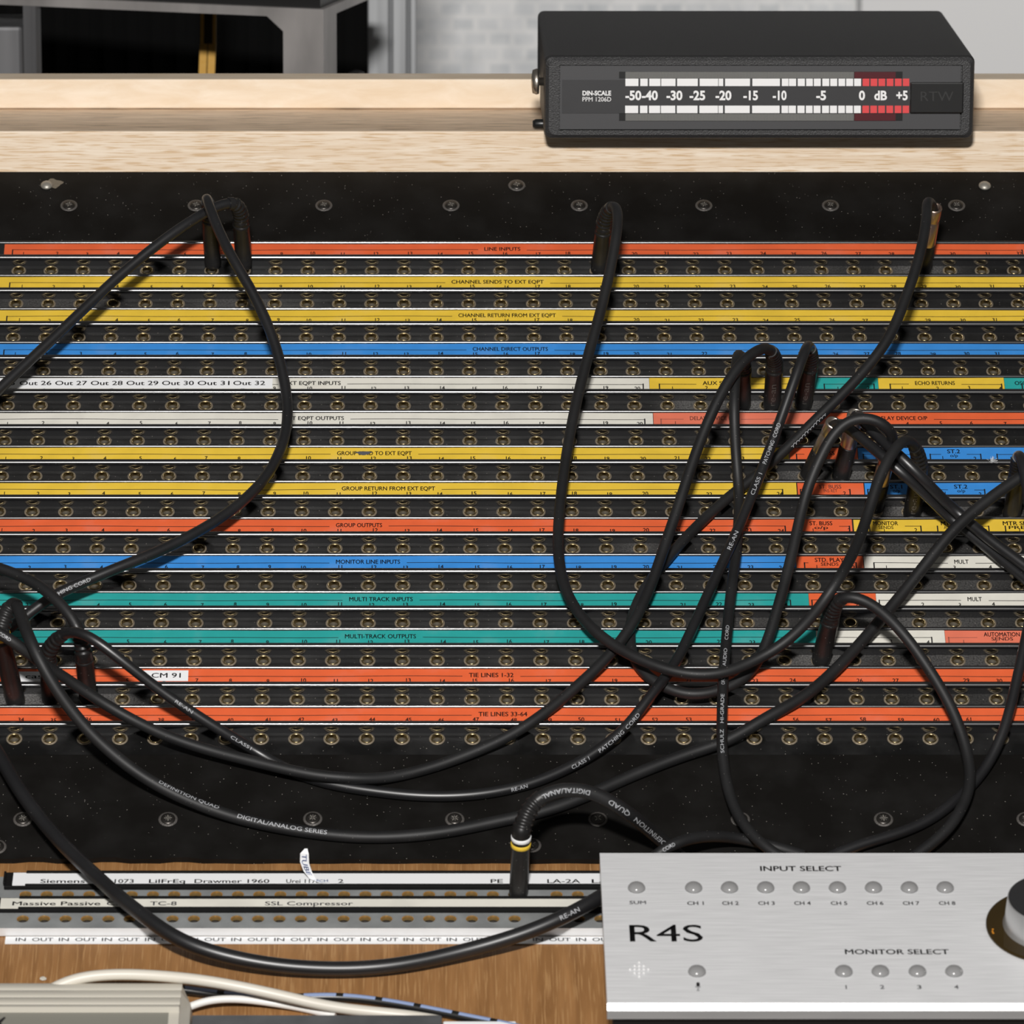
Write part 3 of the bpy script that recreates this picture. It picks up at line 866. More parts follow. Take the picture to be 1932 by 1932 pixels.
strips = []
for k in range(14):
    b = VB[k]; f = b - RW
    low = VB[k + 1] if k < 13 else f - 0.0125
    o = Frame(PAN.P(0, f, 0), PAN.ex, PAN.ey, PAN.ez)
    root = empty('patch_strip', mat=o.mat())
    tag(root, STRIP_LABEL[k], 'patch bay', 'rows of the patch panel')
    strips.append((root, o, f))
    us = [U0 + i * PITCH_U for i in range(-1, 34) if UL + 0.004 < U0 + i * PITCH_U < UR - 0.004]
    vj = -0.00355 + 0.0004
    # plate
    mb = MB(['plate'])
    holed_plate(mb, us, vj, JR - 0.0010, UL, UR, low - f + 0.00002, 0.0004, 0.0, 'plate', PITCH_U)
    mb.quad([(UL, 0.0004, 0), (UR, 0.0004, 0), (UR, RW, 0), (UL, RW, 0)], 'plate')
    mb.box(UL, UR, low - f + 0.00002, RW - 0.00002, -0.0060, -0.0045)
    for uu in (UL, UR):
        mb.quad([(uu, low - f, -0.0045), (uu, RW, -0.0045), (uu, RW, 0), (uu, low - f, 0)])
    pl = mb.build('jack_plate', root, fix=False)
    at = pl.data.attributes.new('dust', 'FLOAT', 'POINT')
    for i, v in enumerate(pl.data.vertices):
        j = (v.co.x - U0) / PITCH_U
        d = 0.04 if k < 13 else 0.0
        for c, wd, s in DUST.get(k, []):
            d = max(d, s * math.exp(-((j - c) / wd) ** 2 * 2))
        at.data[i].value = d
    # rail
    mb = MB(['rail'])
    prof = rail_profile(RW, 0.0)
    mb.prism(prof, UL, UR, 'rail', False)
    rail = mb.build('label_holder', root)
    rail.data.shade_smooth()
    md = rail.modifiers.new('split', 'EDGE_SPLIT'); md.split_angle = math.radians(35)
    # tapes with lettering
    HT = HR - 0.0009
    t0, t1 = 0.00200, RW - 0.00200
    yl = 0.0064
    for (x0, x1, colr) in SEG[k]:
        ua, ub = row_px_u(k, x0), min(row_px_u(k, x1), UR - 0.002)
        mb = MB([colr, 'ink'])
        nseg = max(4, int((ub - ua) / 0.004))
        ph = random.random() * 6
        top = [t1 + 0.00018 - 0.0004 * (0.5 + 0.5 * math.sin(ph + i * 0.21) * math.sin(i * 0.057 + ph)) for i in range(nseg + 1)]
        vs = []
        for i in range(nseg + 1):
            u = ua + (ub - ua) * i / nseg
            vs += [Vector((u, t0, HT + 0.00006)), Vector((u, top[i], HT + 0.00006)), Vector((u, t0, HT + 0.00018)), Vector((u, top[i], HT + 0.00018))]
        fs = []
        for i in range(nseg):
            a4, b4 = 4 * i, 4 * i + 4
            fs += [(a4 + 2, b4 + 2, b4 + 3, a4 + 3), (a4, a4 + 2, b4 + 2, b4), (a4 + 1, b4 + 1, b4 + 3, a4 + 3), (a4, b4, b4 + 1, a4 + 1)]
        fs += [(0, 1, 3, 2), (4 * nseg, 4 * nseg + 2, 4 * nseg + 3, 4 * nseg + 1)]
        mb.add(vs, fs, colr)
        fn = lambda x, y: Vector((x, y, HT + 0.00022))
        worn = colr == 'red_faded'
        # titles that lie on this piece
        gaps = []
        for T in TIT[k]:
            if x0 - 2 <= T[1] < x1 - 2:
                ink = T[4] if len(T) > 4 else 'ink'
                c0 = row_px_u(k, T[1]); c1 = row_px_u(k, T[2])
                two = len(T) > 3 and T[3]
                ybase = 0.0059 if not two else 0.0071
                words = T[0]
                letter(mb, words, fn, c0, c1, ybase, 0.0025, ink, 0.035)
                if two:
                    g = 0.0018
                    letter(mb, T[3], fn, (c0 + c1) / 2 - (c1 - c0) * 0.3, (c0 + c1) / 2 + (c1 - c0) * 0.3, 0.0046, 0.0020, ink)
                gaps.append((c0 - 0.003, c1 + 0.003))
        for (j0, j1, n0) in BRK[k]:
            ja, jb = U0 + j0 * PITCH_U, U0 + j1 * PITCH_U
            mid = U0 + (j0 + j1) / 2 * PITCH_U
            if not (ua <= mid <= ub or (ua <= ja <= ub and j1 - j0 > 12)): continue
            A = max(ja - 0.0035, ua + 0.001) if j1 - j0 > 4 else max(ja - 0.004, ua + 0.001)
            B = min(jb + 0.0045, ub - 0.001, UR - 0.004)
            ink = 'ink_faded' if worn else 'ink'
            if j0 > 0 or k in (0, 1, 2, 3, 5, 6, 7):
                line(mb, fn, [(A + 0.0003, 0.0024), (A + 0.0003, yl + 0.0004)], 0.0006, ink)
            line(mb, fn, [(B - 0.0003, 0.0024), (B - 0.0003, yl + 0.0004)], 0.0006, ink)
            # long line, broken at the titles
            cuts = sorted([(a_, b_) for a_, b_ in gaps if a_ < B and b_ > A])
            s0 = A
            phx = random.random() * 6
            def wav(a_, b_):
                if b_ - a_ < 0.001: return
                m_ = max(2, int((b_ - a_) / 0.004))
                pts = [(a_ + (b_ - a_) * i / m_, yl + 0.00028 * math.sin(phx + (a_ + (b_ - a_) * i / m_) * 60) * math.sin((a_ + (b_ - a_) * i / m_) * 23 + phx)) for i in range(m_ + 1)]
                line(mb, fn, pts, 0.00034, ink)
            for a_, b_ in cuts:
                wav(s0, a_); s0 = b_
            wav(s0, B)
            for j in range(j0, min(j1, 31) + 1):
                u = U0 + j * PITCH_U
                if not (ua < u < ub): continue
                t = str(n0 + j - j0)
                wdt = glyph(t)[2] * 0.0023 * 0.85
                cx = u + 0.0022 + 0.0008 * math.sin(j * 1.7 + k)
                letter(mb, t, lambda x, y: Vector((x, y, HT + 0.00023)), cx - wdt / 2, cx + wdt / 2, 0.0025 + 0.0003 * math.sin(j * 2.3 + k), 0.0023, ink, 0.04)
        nm = mb.build('label_tape', root, fix=False)
        if len(SEG[k]) > 1: nm['label'] = {'red': 'red tape piece', 'red_faded': 'faded red tape piece', 'yellow': 'yellow tape piece', 'blue': 'blue tape piece', 'teal': 'teal tape piece', 'white': 'white tape piece'}[colr]
    # stickers
    def sticker(px0, px1, texts, v0, v1, cap):
        mb = MB(['paper', 'ink'])
        ua, ub = row_px_u(k, px0), row_px_u(k, px1)
        mb.box(ua, ub, v0, v1, HT + 0.00026, HT + 0.00042, 'paper')
        for t, a_, b_ in texts:
            letter(mb, t, lambda x, y: Vector((x, y, HT + 0.00046)), row_px_u(k, a_), row_px_u(k, b_), (v0 + v1) / 2 - cap * 0.45, cap, 'ink')
        s = mb.build('sticker', root, fix=False)
        s['label'] = 'white printed sticker'
    if k == 4:
        sticker(-80, 514, [('Out 25', -33, 28)] + [('Out %d' % (26 + i), 37 + i * 67.2, 97 + i * 67.2) for i in range(7)], 0.0034, t1 - 0.0006, 0.0028)
    if k == 12:
        sticker(268, 355, [('CM 91', 286, 341)], 0.0034, t1 - 0.0010, 0.0028)
        sticker(8, 84, [('cas', 48, 80)], 0.0030, t1 - 0.0017, 0.0026)
    # jacks: first object, then copies
    for u in us:
        j = bpy.data.objects.new('jack_socket', JM)
        COL.objects.link(j); j.parent = root
        j.location = (u, vj, 0.0)

# smudge on group send tape
root, o, f = strips[6]
mb = MB(['ink_grey'])
c0 = (row_px_u(6, 672), row_px_u(6, 700))
vs = []
N = 20
for i in range(N):
    t = 2 * math.pi * i / N
    rr = 1 + 0.18 * math.sin(3 * t) + 0.1 * math.sin(7 * t)
    vs.append(Vector(((c0[0] + c0[1]) / 2 + (c0[1] - c0[0]) / 2 * rr * math.cos(t), 0.0072 + 0.0012 * rr * math.sin(t), HR - 0.0009 + 0.00030)))
mb.add(vs, [tuple(range(N))])
mb.build('ink_smudge', root, fix=False)

# screw heads
def screw_mesh(kind):
    if kind == 'stud':
        mb = MB(['stud'])
        mb.lathe([(0.0031, 0.0), (0.0030, 0.0005), (0.0022, 0.0013), (0.0012, 0.0017), (0.0003, 0.0018)], (0, 0, 0), (0, 0, 1), 'stud', seg=24)
        return mb
    mb = MB(['screw', 'screw_rim', 'stud'])
    mb.lathe([(0.0042, 0.00003), (0.0041, 0.00025), (0.0032, 0.0003)], (0, 0, 0), (0, 0, 1), 'screw_rim', seg=26, cap0=False, cap1=False)
    mb.lathe([(0.0032, 0.0003), (0.0031, 0.0006), (0.0022, 0.00085), (0.0003, 0.0009)], (0, 0, 0), (0, 0, 1), 'screw', seg=26, cap0=False)
    for q in range(4):
        t = q * math.pi / 4 + 0.3
        c, s = math.cos(t), math.sin(t)
        L_, w_ = (0.0017, 0.00022)
        mb.add([Vector((c * a_ - s * b_, s * a_ + c * b_, 0.00098)) for a_, b_ in ((-L_, -w_), (L_, -w_), (L_, w_), (-L_, w_))], [(0, 1, 2, 3)], 'stud' if q % 2 == 0 else 'screw_rim')
    return mb

def panel_piece(name, v0, v1, label, screws, ragged=False):
    root = empty(name, mat=Frame(PAN.P(0, v0, 0), PAN.ex, PAN.ey, PAN.ez).mat())
    mb = MB(['panel'])
    if ragged:
        N = 120
        top, bot = [], []
        for i in range(N + 1):
            u = UL + (UR - UL) * i / N
            e = 0.0002 * math.sin(i * 1.3)
            px = PCX + u * 4340
            if 40 < px < 90 or 190 < px < 225 or 330 < px < 365: e += 0.0011
            top.append((u, v1 - v0)); bot.append((u, e))
        vs = [Vector((u, v, h)) for (u, v) in top + bot for h in (0, -0.003)]
        m = 2 * (N + 1)
        fs = []
        for i in range(N):
            t_, b_ = 2 * i, m + 2 * i
            fs += [(t_, t_ + 2, b_ + 2, b_), (b_, b_ + 2, b_ + 3, b_ + 1), (t_ + 1, b_ + 1, b_ + 3, t_ + 3)]
        fs += [(0, 1, m + 1, m), (2 * N, m + 2 * N, m + 2 * N + 1, 2 * N + 1)]
        fs += [(2 * i, 2 * i + 1, 2 * i + 3, 2 * i + 2) for i in range(N)]
        mb.add(vs, fs)
    else:
        mb.box(UL, UR, 0, v1 - v0, -0.006, 0)
    mb.build('panel_sheet', root)
    cache = {}
    for x, y, kind in screws:
        u, v = PAN.uv(x, y, 0.0003)
        if kind not in cache:
            s = screw_mesh(kind).build('screw', root)
            cache[kind] = s
        else:
            s = cache[kind].copy(); COL.objects.link(s)
        s.parent = root
        s.location = (u, v - v0, 0)
        s.rotation_euler = (0, 0, (x * 0.7) % 3.0)
    tag(root, label, 'panel')
    return root
v_top = PAN.uv(PCX, 323, 0)[1] - 0.0005
panel_piece('front_panel', VB[0] + 0.00002, v_top, 'dusty black top panel with a row of screws under the ash shelf',
            [(130, 387, 'screw'), (370, 387, 'screw'), (611, 387, 'screw'), (851, 387, 'screw'), (1093, 387, 'screw'), (1328, 387, 'screw'), (1567, 387, 'screw'), (1805, 387, 'screw'),
             (88, 349, 'stud'), (975, 349, 'screw'), (1858, 350, 'stud')])
v_low = VB[13] - RW - 0.0125 - 0.00002
panel_piece('front_panel', PAN.uv(PCX, 1621, 0)[1], v_low, 'dusty black bottom panel with screws, between the lowest patch strip and brown board',
            [(43, 1545, 'screw'), (317, 1545, 'screw'), (590, 1544, 'screw'), (858, 1545, 'screw'), (1128, 1545, 'screw'), (1397, 1545, 'screw'), (1667, 1545, 'screw'), (1936, 1545, 'screw'), (1003, 1594, 'screw'), (-6, 1597, 'screw')], ragged=True)

# console body that carries the panel (below everything)
mb = MB(['void_black'])
vs = []
lowv = PAN.uv(PCX, 1621, 0)[1]
pts = [PAN.P(0, v_top, -0.0062), PAN.P(0, lowv + 0.001, -0.0062), PAN.P(0, lowv + 0.001, -0.0062) + Vector((0, 0, -0.25)), Vector((0, YB + 0.30, PAN.P(0, lowv, 0).z - 0.256)), Vector((0, YB + 0.30, z_front_bot - 0.0125)), Vector((0, YB, z_front_bot - 0.0125))]
mb.prism([(p.y, p.z) for p in pts], UL, UR)
cons = mb.build('console_body')
tag(cons, 'black console body under the patch panel and shelf', 'console')

# ------------------------------------------------------------------ brown board
bt = empty('desk_board', mat=BRD.mat())
mb = MB(['board'])
mb.box(UL - 0.02, UR + 0.02, -0.16, 0.02, -0.015, 0.0)
mb.build('plywood_sheet', bt)
tag(bt, 'brown plywood desk board in front of the black panel', 'board')

# ------------------------------------------------------------------ small patch bay
HP = 0.0041
tt = empty('small_patch_bay', mat=BRD.mat())
def bu(x, y, h): return BRD.uv(x, y, h)
TX0, TX1 = bu(-70, 1700, HP)[0], bu(1335, 1700, HP)[0]
v_f = bu(PCX, 1752, HP)[1]; v_b = bu(PCX, 1655, HP)[1]
tsp = 40.35 / (FPX / (BRD.px(PCX, 1735, HP) - CAM).dot(FWD))
tu0 = bu(43, 1735, HP)[0]
rows_tt = []
HH = 0.0030                      # label holder height above plate
rows = [(1688.5, 1642.5, 1677), (1735, 1690.5, 1723)]
tus = [tu0 + i * tsp for i in range(24)] + [tu0 + i * tsp for i in range(25, 32)]
tus = [u for u in tus if u < TX1 - 0.006]
JB = 0.0029
mb = MB(['zinc', 'zinc_bright'])
v1 = bu(PCX, 1735, HP)[1]; v0 = bu(PCX, 1689, HP)[1]
mid = (v1 + v0) / 2
holed_plate(mb, tus, v1, JB, TX0, TX1, v_f, mid, HP, 'zinc', tsp)
holed_plate(mb, tus, v0, JB, TX0, TX1, mid, v_b, HP, 'zinc', tsp)
mb.quad([(TX0, v_f, HP), (TX1, v_f, HP), (TX1, v_f - 0.0002, 0.0002), (TX0, v_f - 0.0002, 0.0002)], 'zinc_bright')
mb.quad([(TX0, v_b, HP), (TX1, v_b, HP), (TX1, v_b, 0), (TX0, v_b, 0)])
mb.quad([(TX0, v_f, HP), (TX0, v_b, HP), (TX0, v_b, 0), (TX0, v_f, 0)])
mb.quad([(TX1, v_f, HP), (TX1, v_b, HP), (TX1, v_b, 0), (TX1, v_f, 0)])
mb.build('bay_frame', tt, fix=False)
mbj = MB(['brass', 'deep_bore', 'zinc'])
mbj.lathe([(JB + 0.0001, 0.0001), (JB - 0.00035, 0.00012)], (0, 0, 0), (0, 0, 1), 'zinc', seg=26, cap0=False, cap1=False)
mbj.lathe([(JB - 0.00035, 0.00012), (JB - 0.0005, -0.0002), (JB - 0.0005, -0.0022)], (0, 0, 0), (0, 0, 1), 'brass', seg=26, cap0=False, cap1=False)
mbj.lathe([(JB - 0.0005, -0.0022), (JB - 0.0005, -0.0034), (0.0004, -0.0036)], (0, 0, 0), (0, 0, 1), 'deep_bore', seg=26, cap0=False)
TJM = mbj.mesh('jack_socket')
for vv in (v0, v1):
    for u in tus:
        j = bpy.data.objects.new('jack_socket', TJM); COL.objects.link(j); j.parent = tt
        j.location = (u, vv, HP)
TTXT = [[('Siemens', 76, 160), ('1073', 216, 252), ('LilFrEq', 281, 349), ('Drawmer 1960', 367, 508), ('Urei 1178', 540, 603), ('2', 638, 648), ('PE', 926, 949), ('LA-2A', 1033, 1095), ('LA', 1117, 1150)],
        [('Massive Passive', 23, 189), ('Crane', 201, 262), ('TC-8', 283, 333), ('SSL Compressor', 500, 666)]]
HTOP = HP + HH
for r_, (yj, yt, yb_) in enumerate(rows):
    va = bu(PCX, yt, HTOP)[1]; vb = bu(PCX, [1669.5, 1713][r_], HTOP)[1]
    xa = bu([8, 2][r_], 1660, HTOP)[0]; xl = bu([48, 40][r_], 1660, HTOP)[0]
    mb = MB(['matt_plastic'])
    th = 0.0005
    # channel floor, then the two gripping lips
    mb.box(xa, TX1, vb, va, HP + 0.00005, HTOP - 0.0010)
    mb.box(xl, TX1, va - 0.0018, va, HTOP - 0.0010, HTOP)
    mb.box(xl, TX1, vb, vb + 0.0010, HTOP - 0.0010, HTOP - 0.0001)
    mb.box(xa - 0.0004, xa + 0.0006, vb + 0.001, va - 0.001, HTOP - 0.0010, HTOP + 0.0004)
    hold = bevel(mb.build('label_holder', tt), 0.00035, 3)
    mb = MB(['white' if r_ else 'paper', 'ink', 'ink_grey'])
    pa = bu([24, 6][r_], 1660, HTOP)[0]
    t0_, t1_ = vb + 0.0009, va - 0.0016
    zt = HTOP - 0.0004
    mb.box(pa, TX1 - 0.001, t0_ - 0.0004, t1_ + 0.0003, HTOP - 0.00095, zt, 'white' if r_ else 'paper')
    zrow = (BRD.P(0, t0_, zt) - CAM).dot(FWD)
    ux = lambda px: (px - PCX) / (FPX / zrow)
    for t, a_, b_ in TTXT[r_]:
        letter(mb, t, lambda x, y: Vector((x, y, zt + 0.00006)), ux(a_), ux(b_), t0_ + (0.0012 if r_ else 0.0007), 0.0027, 'ink' if (r_ == 0 or t[0] == 'M') else 'ink_grey')
    mb.build('label_strip', tt, fix=False)
mb = MB(['paper', 'ink_grey', 'ink'])
va = bu(PCX, 1767.5, 0.0003)[1]; vb = bu(PCX, 1781, 0.0003)[1]
xa = bu(10, 1775, 0)[0]
va = min(va, v_f - 0.0004)
mb.box(xa, TX1, vb, va, 0.00002, 0.0003, 'paper')
zrow = (BRD.P(0, vb, 0) - CAM).dot(FWD); ux = lambda px: (px - PCX) / (FPX / zrow)
for i in range(15):
    x = 29 + i * 81.4
    cap = (va - vb) * 0.45
    letter(mb, 'IN', lambda x, y: Vector((x, y, 0.00034)), ux(x), ux(x + 19), vb + (va - vb) * 0.34, cap, 'ink_grey')
    letter(mb, 'OUT', lambda x, y: Vector((x, y, 0.00034)), ux(x + 31), ux(x + 71), vb + (va - vb) * 0.34, cap, 'ink_grey')
mb.build('in_out_strip', tt, fix=False)
tt.location = tt.location + BRD.ez * 0.0002
tag(tt, 'small silver patch bay with brass holes and white IN OUT strip on the brown board', 'patch bay')

# curling paper tag stuck to the upper label
p0 = BRD.px(588, 1663, HTOP + 0.0002)
tg = empty('paper_tag', loc=p0)
mb = MB(['paper', 'ink_blue'])
cen = [(622, 1661, 0.0003), (604, 1662, 0.0003), (590, 1660, 0.0006), (580, 1645, 0.0035), (574, 1628, 0.0075), (574, 1612, 0.0115), (577, 1601, 0.0135)]
wid = [8, 9, 12, 15, 16, 15, 4]
Lf, Rt = [], []
for i, ((x, y, h), w_) in enumerate(zip(cen, wid)):
    if i < 2:
        a_, b_ = (x, y - 4, h), (x, y + 4, h)
    else:
        a_, b_ = (x + w_ / 2 + 1, y, h), (x - w_ / 2, y - (2 if i < 6 else 0), h)
    Lf.append(BRD.px(*a_[:2], HTOP + a_[2]) - p0); Rt.append(BRD.px(*b_[:2], HTOP + b_[2]) - p0)
vs = []
for a_, b_ in zip(Lf, Rt): vs += [a_, b_]
off = BRD.ez * -0.00015 + Vector((0, 0.0001, 0))
nv = len(vs); vs += [v + off for v in vs]
fs = []
for i in range(len(cen) - 1):
    fs += [(2 * i, 2 * i + 1, 2 * i + 3, 2 * i + 2), (nv + 2 * i, nv + 2 * i + 2, nv + 2 * i + 3, nv + 2 * i + 1), (2 * i, 2 * i + 2, nv + 2 * i + 2, nv + 2 * i), (2 * i + 1, nv + 2 * i + 1, nv + 2 * i + 3, 2 * i + 3)]
mb.add(vs, fs, 'paper')
def tagfn(x, y):  # x 0..1 along the curl from the tip down, y across
    s = (1 - x) * (len(cen) - 1)
    i = min(int(s), len(cen) - 2); t = s - i
    a_ = Lf[i].lerp(Lf[i + 1], t); b_ = Rt[i].lerp(Rt[i + 1], t)
    return b_.lerp(a_, 0.5 + y) * 1.0 + BRD.ez * 0.0001 + Vector((0, -0.00022, 0))
letter(mb, 'TUBE', lambda x, y: tagfn(x, y), 0.18, 0.58, -0.30, 0.55, 'ink_blue')
letter(mb, 'TECH', lambda x, y: tagfn(x, y), 0.68, 0.97, -0.30, 0.55, 'ink_blue')
mb.build('curled_paper', tg, fix=False)
tag(tg, 'small curling white paper tag with blue handwriting on the small patch bay', 'paper tag')

# ------------------------------------------------------------------ brushed monitor controller
HC = 0.032
CTL = Frame(BRD.P(0, 0, HC), BRD.ex, BRD.ey, BRD.ez)
ct = empty('monitor_controller', mat=BRD.mat())
def cu_(x, y): return CTL.uv(x, y, 0)
xl = cu_(1136, 1700)[0]; xr = UR + 0.03
vt = cu_(1500, 1608)[1]; vb = cu_(1500, 1893)[1]
PT = 0.0056
mb = MB(['alu', 'alu_edge'])
ch = 0.0021
prof = [(vb - ch * 1.0, HC - ch), (vb, HC), (vt - 0.0006, HC), (vt, HC - 0.0006), (vt, HC - PT - 0.0008), (vb - ch, HC - PT - 0.0008)]
nP = len(prof)
vs = [Vector((x, y, z)) for x in (xl, xr) for y, z in prof]
for i in range(nP):
    key = 'alu' if i == 1 else 'alu_edge'
    mb.add([vs[i], vs[(i + 1) % nP], vs[nP + (i + 1) % nP], vs[nP + i]], [(0, 1, 2, 3)], key)
mb.add(vs, [tuple(range(nP)), tuple(range(nP, 2 * nP))], 'alu_edge')
# lettering on the plate
def cz(y): return (CTL.px(PCX, y, 0) - CAM).dot(FWD)
def ctext(t, x0, x1, ybase, capx, key='ink', bold=0.03):
    z = cz(ybase)
    u0_, v0_ = cu_(x0, ybase); u1_, _ = cu_(x1, ybase)
    cap = cu_(x0, ybase - capx)[1] - v0_
    letter(mb, t, lambda x, y: Vector((x, y, HC + 0.00008)), u0_, u1_, v0_, cap, key, bold)
ctext('INPUT SELECT', 1435, 1588, 1643.5, 9)
ctext('R4S', 1189, 1327, 1776.5, 31, 'ink', 0.006)
letter_b = None
ctext('MONITOR SELECT', 1595, 1791, 1800.5, 9)
bx = [1201] + [1288 + q / 3 for q in (62, 265, 470, 672, 876, 1080, 1283, 1486)]
ctext('SUM', 1188, 1219, 1706, 6, 'ink_grey')
for i, x in enumerate((1297, 1363, 1431, 1499, 1568, 1636, 1704, 1772)):
    ctext('CH %d' % (i + 1), x, x + 31, 1707.5, 6.5, 'ink')
for i, x in enumerate((1594, 1661, 1731, 1801)):
    ctext(str(i + 1), x + (2 if i == 0 else 0), x + (4 if i == 0 else 8), 1866, 7, 'ink_grey')
# microphone pictogram
def cpts(pts): return [Vector((*cu_(x, y), HC + 0.00008)) for x, y in pts]
mic = [(1317 + 3.2 * math.cos(t), 1855.5 + 2 * math.sin(t)) for t in [math.pi + i * math.pi / 8 for i in range(9)]] + [(1317 + 3.2 * math.cos(t), 1860 + 2 * math.sin(t)) for t in [i * math.pi / 8 for i in range(9)]]
mb.add(cpts(mic), [tuple(range(len(mic)))], 'ink')
arc_ = [(1317 + 5.2 * math.cos(t), 1861 + 3.6 * math.sin(t)) for t in [i * math.pi / 10 for i in range(11)]]
arci = [(1317 + 4.2 * math.cos(t), 1861 + 2.6 * math.sin(t)) for t in [i * math.pi / 10 for i in range(11)]]
mb.add(cpts(arc_ + arci), [(i, i + 1, 12 + i, 11 + i) for i in range(10)], 'ink_grey')
mb.add(cpts([(1316.3, 1864), (1317.7, 1864), (1317.7, 1869), (1316.3, 1869)]), [(0, 1, 2, 3)], 'ink_grey')
mb.add(cpts([(1314.3, 1868.2), (1319.7, 1868.2), (1319.7, 1869.6), (1314.3, 1869.6)]), [(0, 1, 2, 3)], 'ink_grey')
top_plate = mb.build('top_plate', ct, fix=False)
for x in bx:
    u, v = cu_(x, 1676)
    d = MB(['grey_button']); d.lathe([(0.0037, 0.0), (0.0036, 0.0006), (0.0031, 0.0014), (0.0021, 0.0021), (0.0010, 0.00235), (0.0002, 0.0024)], (0, 0, 0), (0, 0, 1), seg=24)
    d.build('push_button', ct, loc=(u, v, HC + 0.00005))
for x in (1315, 1592, 1661, 1731, 1800):
    u, v = cu_(x, 1834)
    d = MB(['grey_button']); d.lathe([(0.0037, 0.0), (0.0036, 0.0006), (0.0031, 0.0014), (0.0021, 0.0021), (0.0010, 0.00235), (0.0002, 0.0024)], (0, 0, 0), (0, 0, 1), seg=24)
    d.build('push_button', ct, loc=(u, v, HC + 0.00005))
# diamond of small domes
lg = MB(['zinc_bright'])
for dx, dy in ((0, -3), (-1, -2), (0, -2), (1, -2), (-2, -1), (-1, -1), (0, -1), (1, -1), (2, -1), (-1, 0), (0, 0), (1, 0), (0, 1), (-2, 0), (2, 0), (-1, 1), (1, 1)):
    if abs(dx) + abs(dy + 1) > 2: continue
    u, v = cu_(1206 + dx * 8.6, 1836.5 + dy * 6.6)
    lg.lathe([(0.00065, 0.0), (0.0006, 0.0004), (0.00035, 0.0007), (0.00005, 0.0008)], (u, v, HC), (0, 0, 1), seg=10)
lg.build('talkback_grille', ct)
# big knob
ku, kv = cu_(1976, 1750)
mb = MB(['smoked', 'amber'])
mb.lathe([(0.0253, 0.00005), (0.0253, 0.0010), (0.0248, 0.0013)], (ku, kv, HC), (0, 0, 1), 'smoked', seg=72, cap0=False)
for x, y in ((1873, 1753), (1874, 1760), (1872.5, 1757)):
    u, v = CTL.uv(x, y, 0.0014)
    mb.lathe([(0.0004, 0.0), (0.0003, 0.0001)], (u, v, HC + 0.0013), (0, 0, 1), 'amber', seg=8, cap0=False)
kn = mb.build('volume_knob', ct)
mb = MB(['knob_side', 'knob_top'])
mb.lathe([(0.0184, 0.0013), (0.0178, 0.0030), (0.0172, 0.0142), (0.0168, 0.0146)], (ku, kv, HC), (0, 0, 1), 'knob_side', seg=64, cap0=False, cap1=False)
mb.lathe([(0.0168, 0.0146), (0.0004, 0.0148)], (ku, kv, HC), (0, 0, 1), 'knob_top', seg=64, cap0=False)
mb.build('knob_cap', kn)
# body under the plate: a wide foot in front, a narrower one behind
mb = MB(['black_plastic'])
bz = HC - PT - 0.0009
v_mid = bu(PCX, 1800, 0)[1]
mb.box(xl + 0.0022, xr - 0.002, vb + 0.0005, v_mid, 0.0001, bz)
mb.box(bu(1430, 1700, 0)[0], xr - 0.002, v_mid, vt - 0.004, 0.0001, bz)
bevel(mb.build('body', ct), 0.0008)
tag(ct, 'brushed aluminium monitor controller marked R4S with grey buttons at lower right', 'audio controller')

# ------------------------------------------------------------------ items on the board, lower left
# cream ridged box
HX = 0.020
xb = BRD.uv(340, 1880, HX)[0]
cb = empty('ridged_box', mat=BRD.mat())
mb = MB(['cream'])
x0_ = BRD.uv(-90, 1880, HX)[0]
vtop = BRD.uv(0, 1856, HX * 0.55)[1]
prof = [(vtop - 0.09, 0.0001), (vtop, 0.0001), (vtop, HX * 0.55)]
vfr = BRD.uv(0, 1904, HX)[1]
NR = 64
for i in range(NR + 1):
    t = i / NR
    v = vtop + (vfr - vtop) * t
    hgt = HX * (0.55 + 0.45 * t)
    ph = (t * 3.6) % 1.0
    hgt += 0.0016 * math.sqrt(max(0.0, 1 - (2 * ph - 1) ** 2)) - 0.0004
    prof.append((v, hgt))
prof += [(vfr - 0.0006, HX * 0.95), (vtop - 0.09, HX * 0.95)]
mb.prism(prof, x0_, xb)
case = mb.build('case', cb)
mb = MB(['cream'])
# chamfered right flank
mb.add([(xb, vtop - 0.003, 0.0001), (xb + 0.0006, vtop - 0.003, 0.0001), (xb, vtop - 0.003, HX * 0.6),
        (xb, vtop - 0.09, 0.0001), (xb + 0.0050, vtop - 0.014, 0.0001), (xb + 0.0050, vtop - 0.09, 0.0001), (xb, vtop - 0.014, HX * 0.85), (xb + 0.0038, vtop - 0.014, HX * 0.55), (xb, vtop - 0.09, HX * 0.85), (xb + 0.0038, vtop - 0.09, HX * 0.55)],
       [(4, 5, 9, 7), (7, 9, 8, 6), (0, 1, 2), (1, 4, 7, 2), (2, 7, 6), (3, 8, 9, 5), (0, 3, 5, 4, 1)])
mb.build('side_flank', cb)
mb = MB(['grey_face', 'ink'])
mb.box(x0_ + 0.002, BRD.uv(318, 1910, HX)[0], vtop - 0.088, BRD.uv(0, 1907, HX)[1], HX * 0.93, HX * 0.955, 'grey_face')
u_, v_ = BRD.uv(0, 1931, HX * 0.96)
q = [BRD.uv(x, y, HX * 0.96) for x, y in ((-6, 1928), (8, 1918), (11, 1920), (2, 1930), (8, 1940), (2, 1942))]
mb.add([Vector((a_, b_, HX * 0.9565)) for a_, b_ in q], [tuple(range(len(q)))], 'ink')
mb.build('face_panel', cb, fix=False)
tag(cb, 'cream ridged plastic box with a grey face at the lower left corner', 'control box')

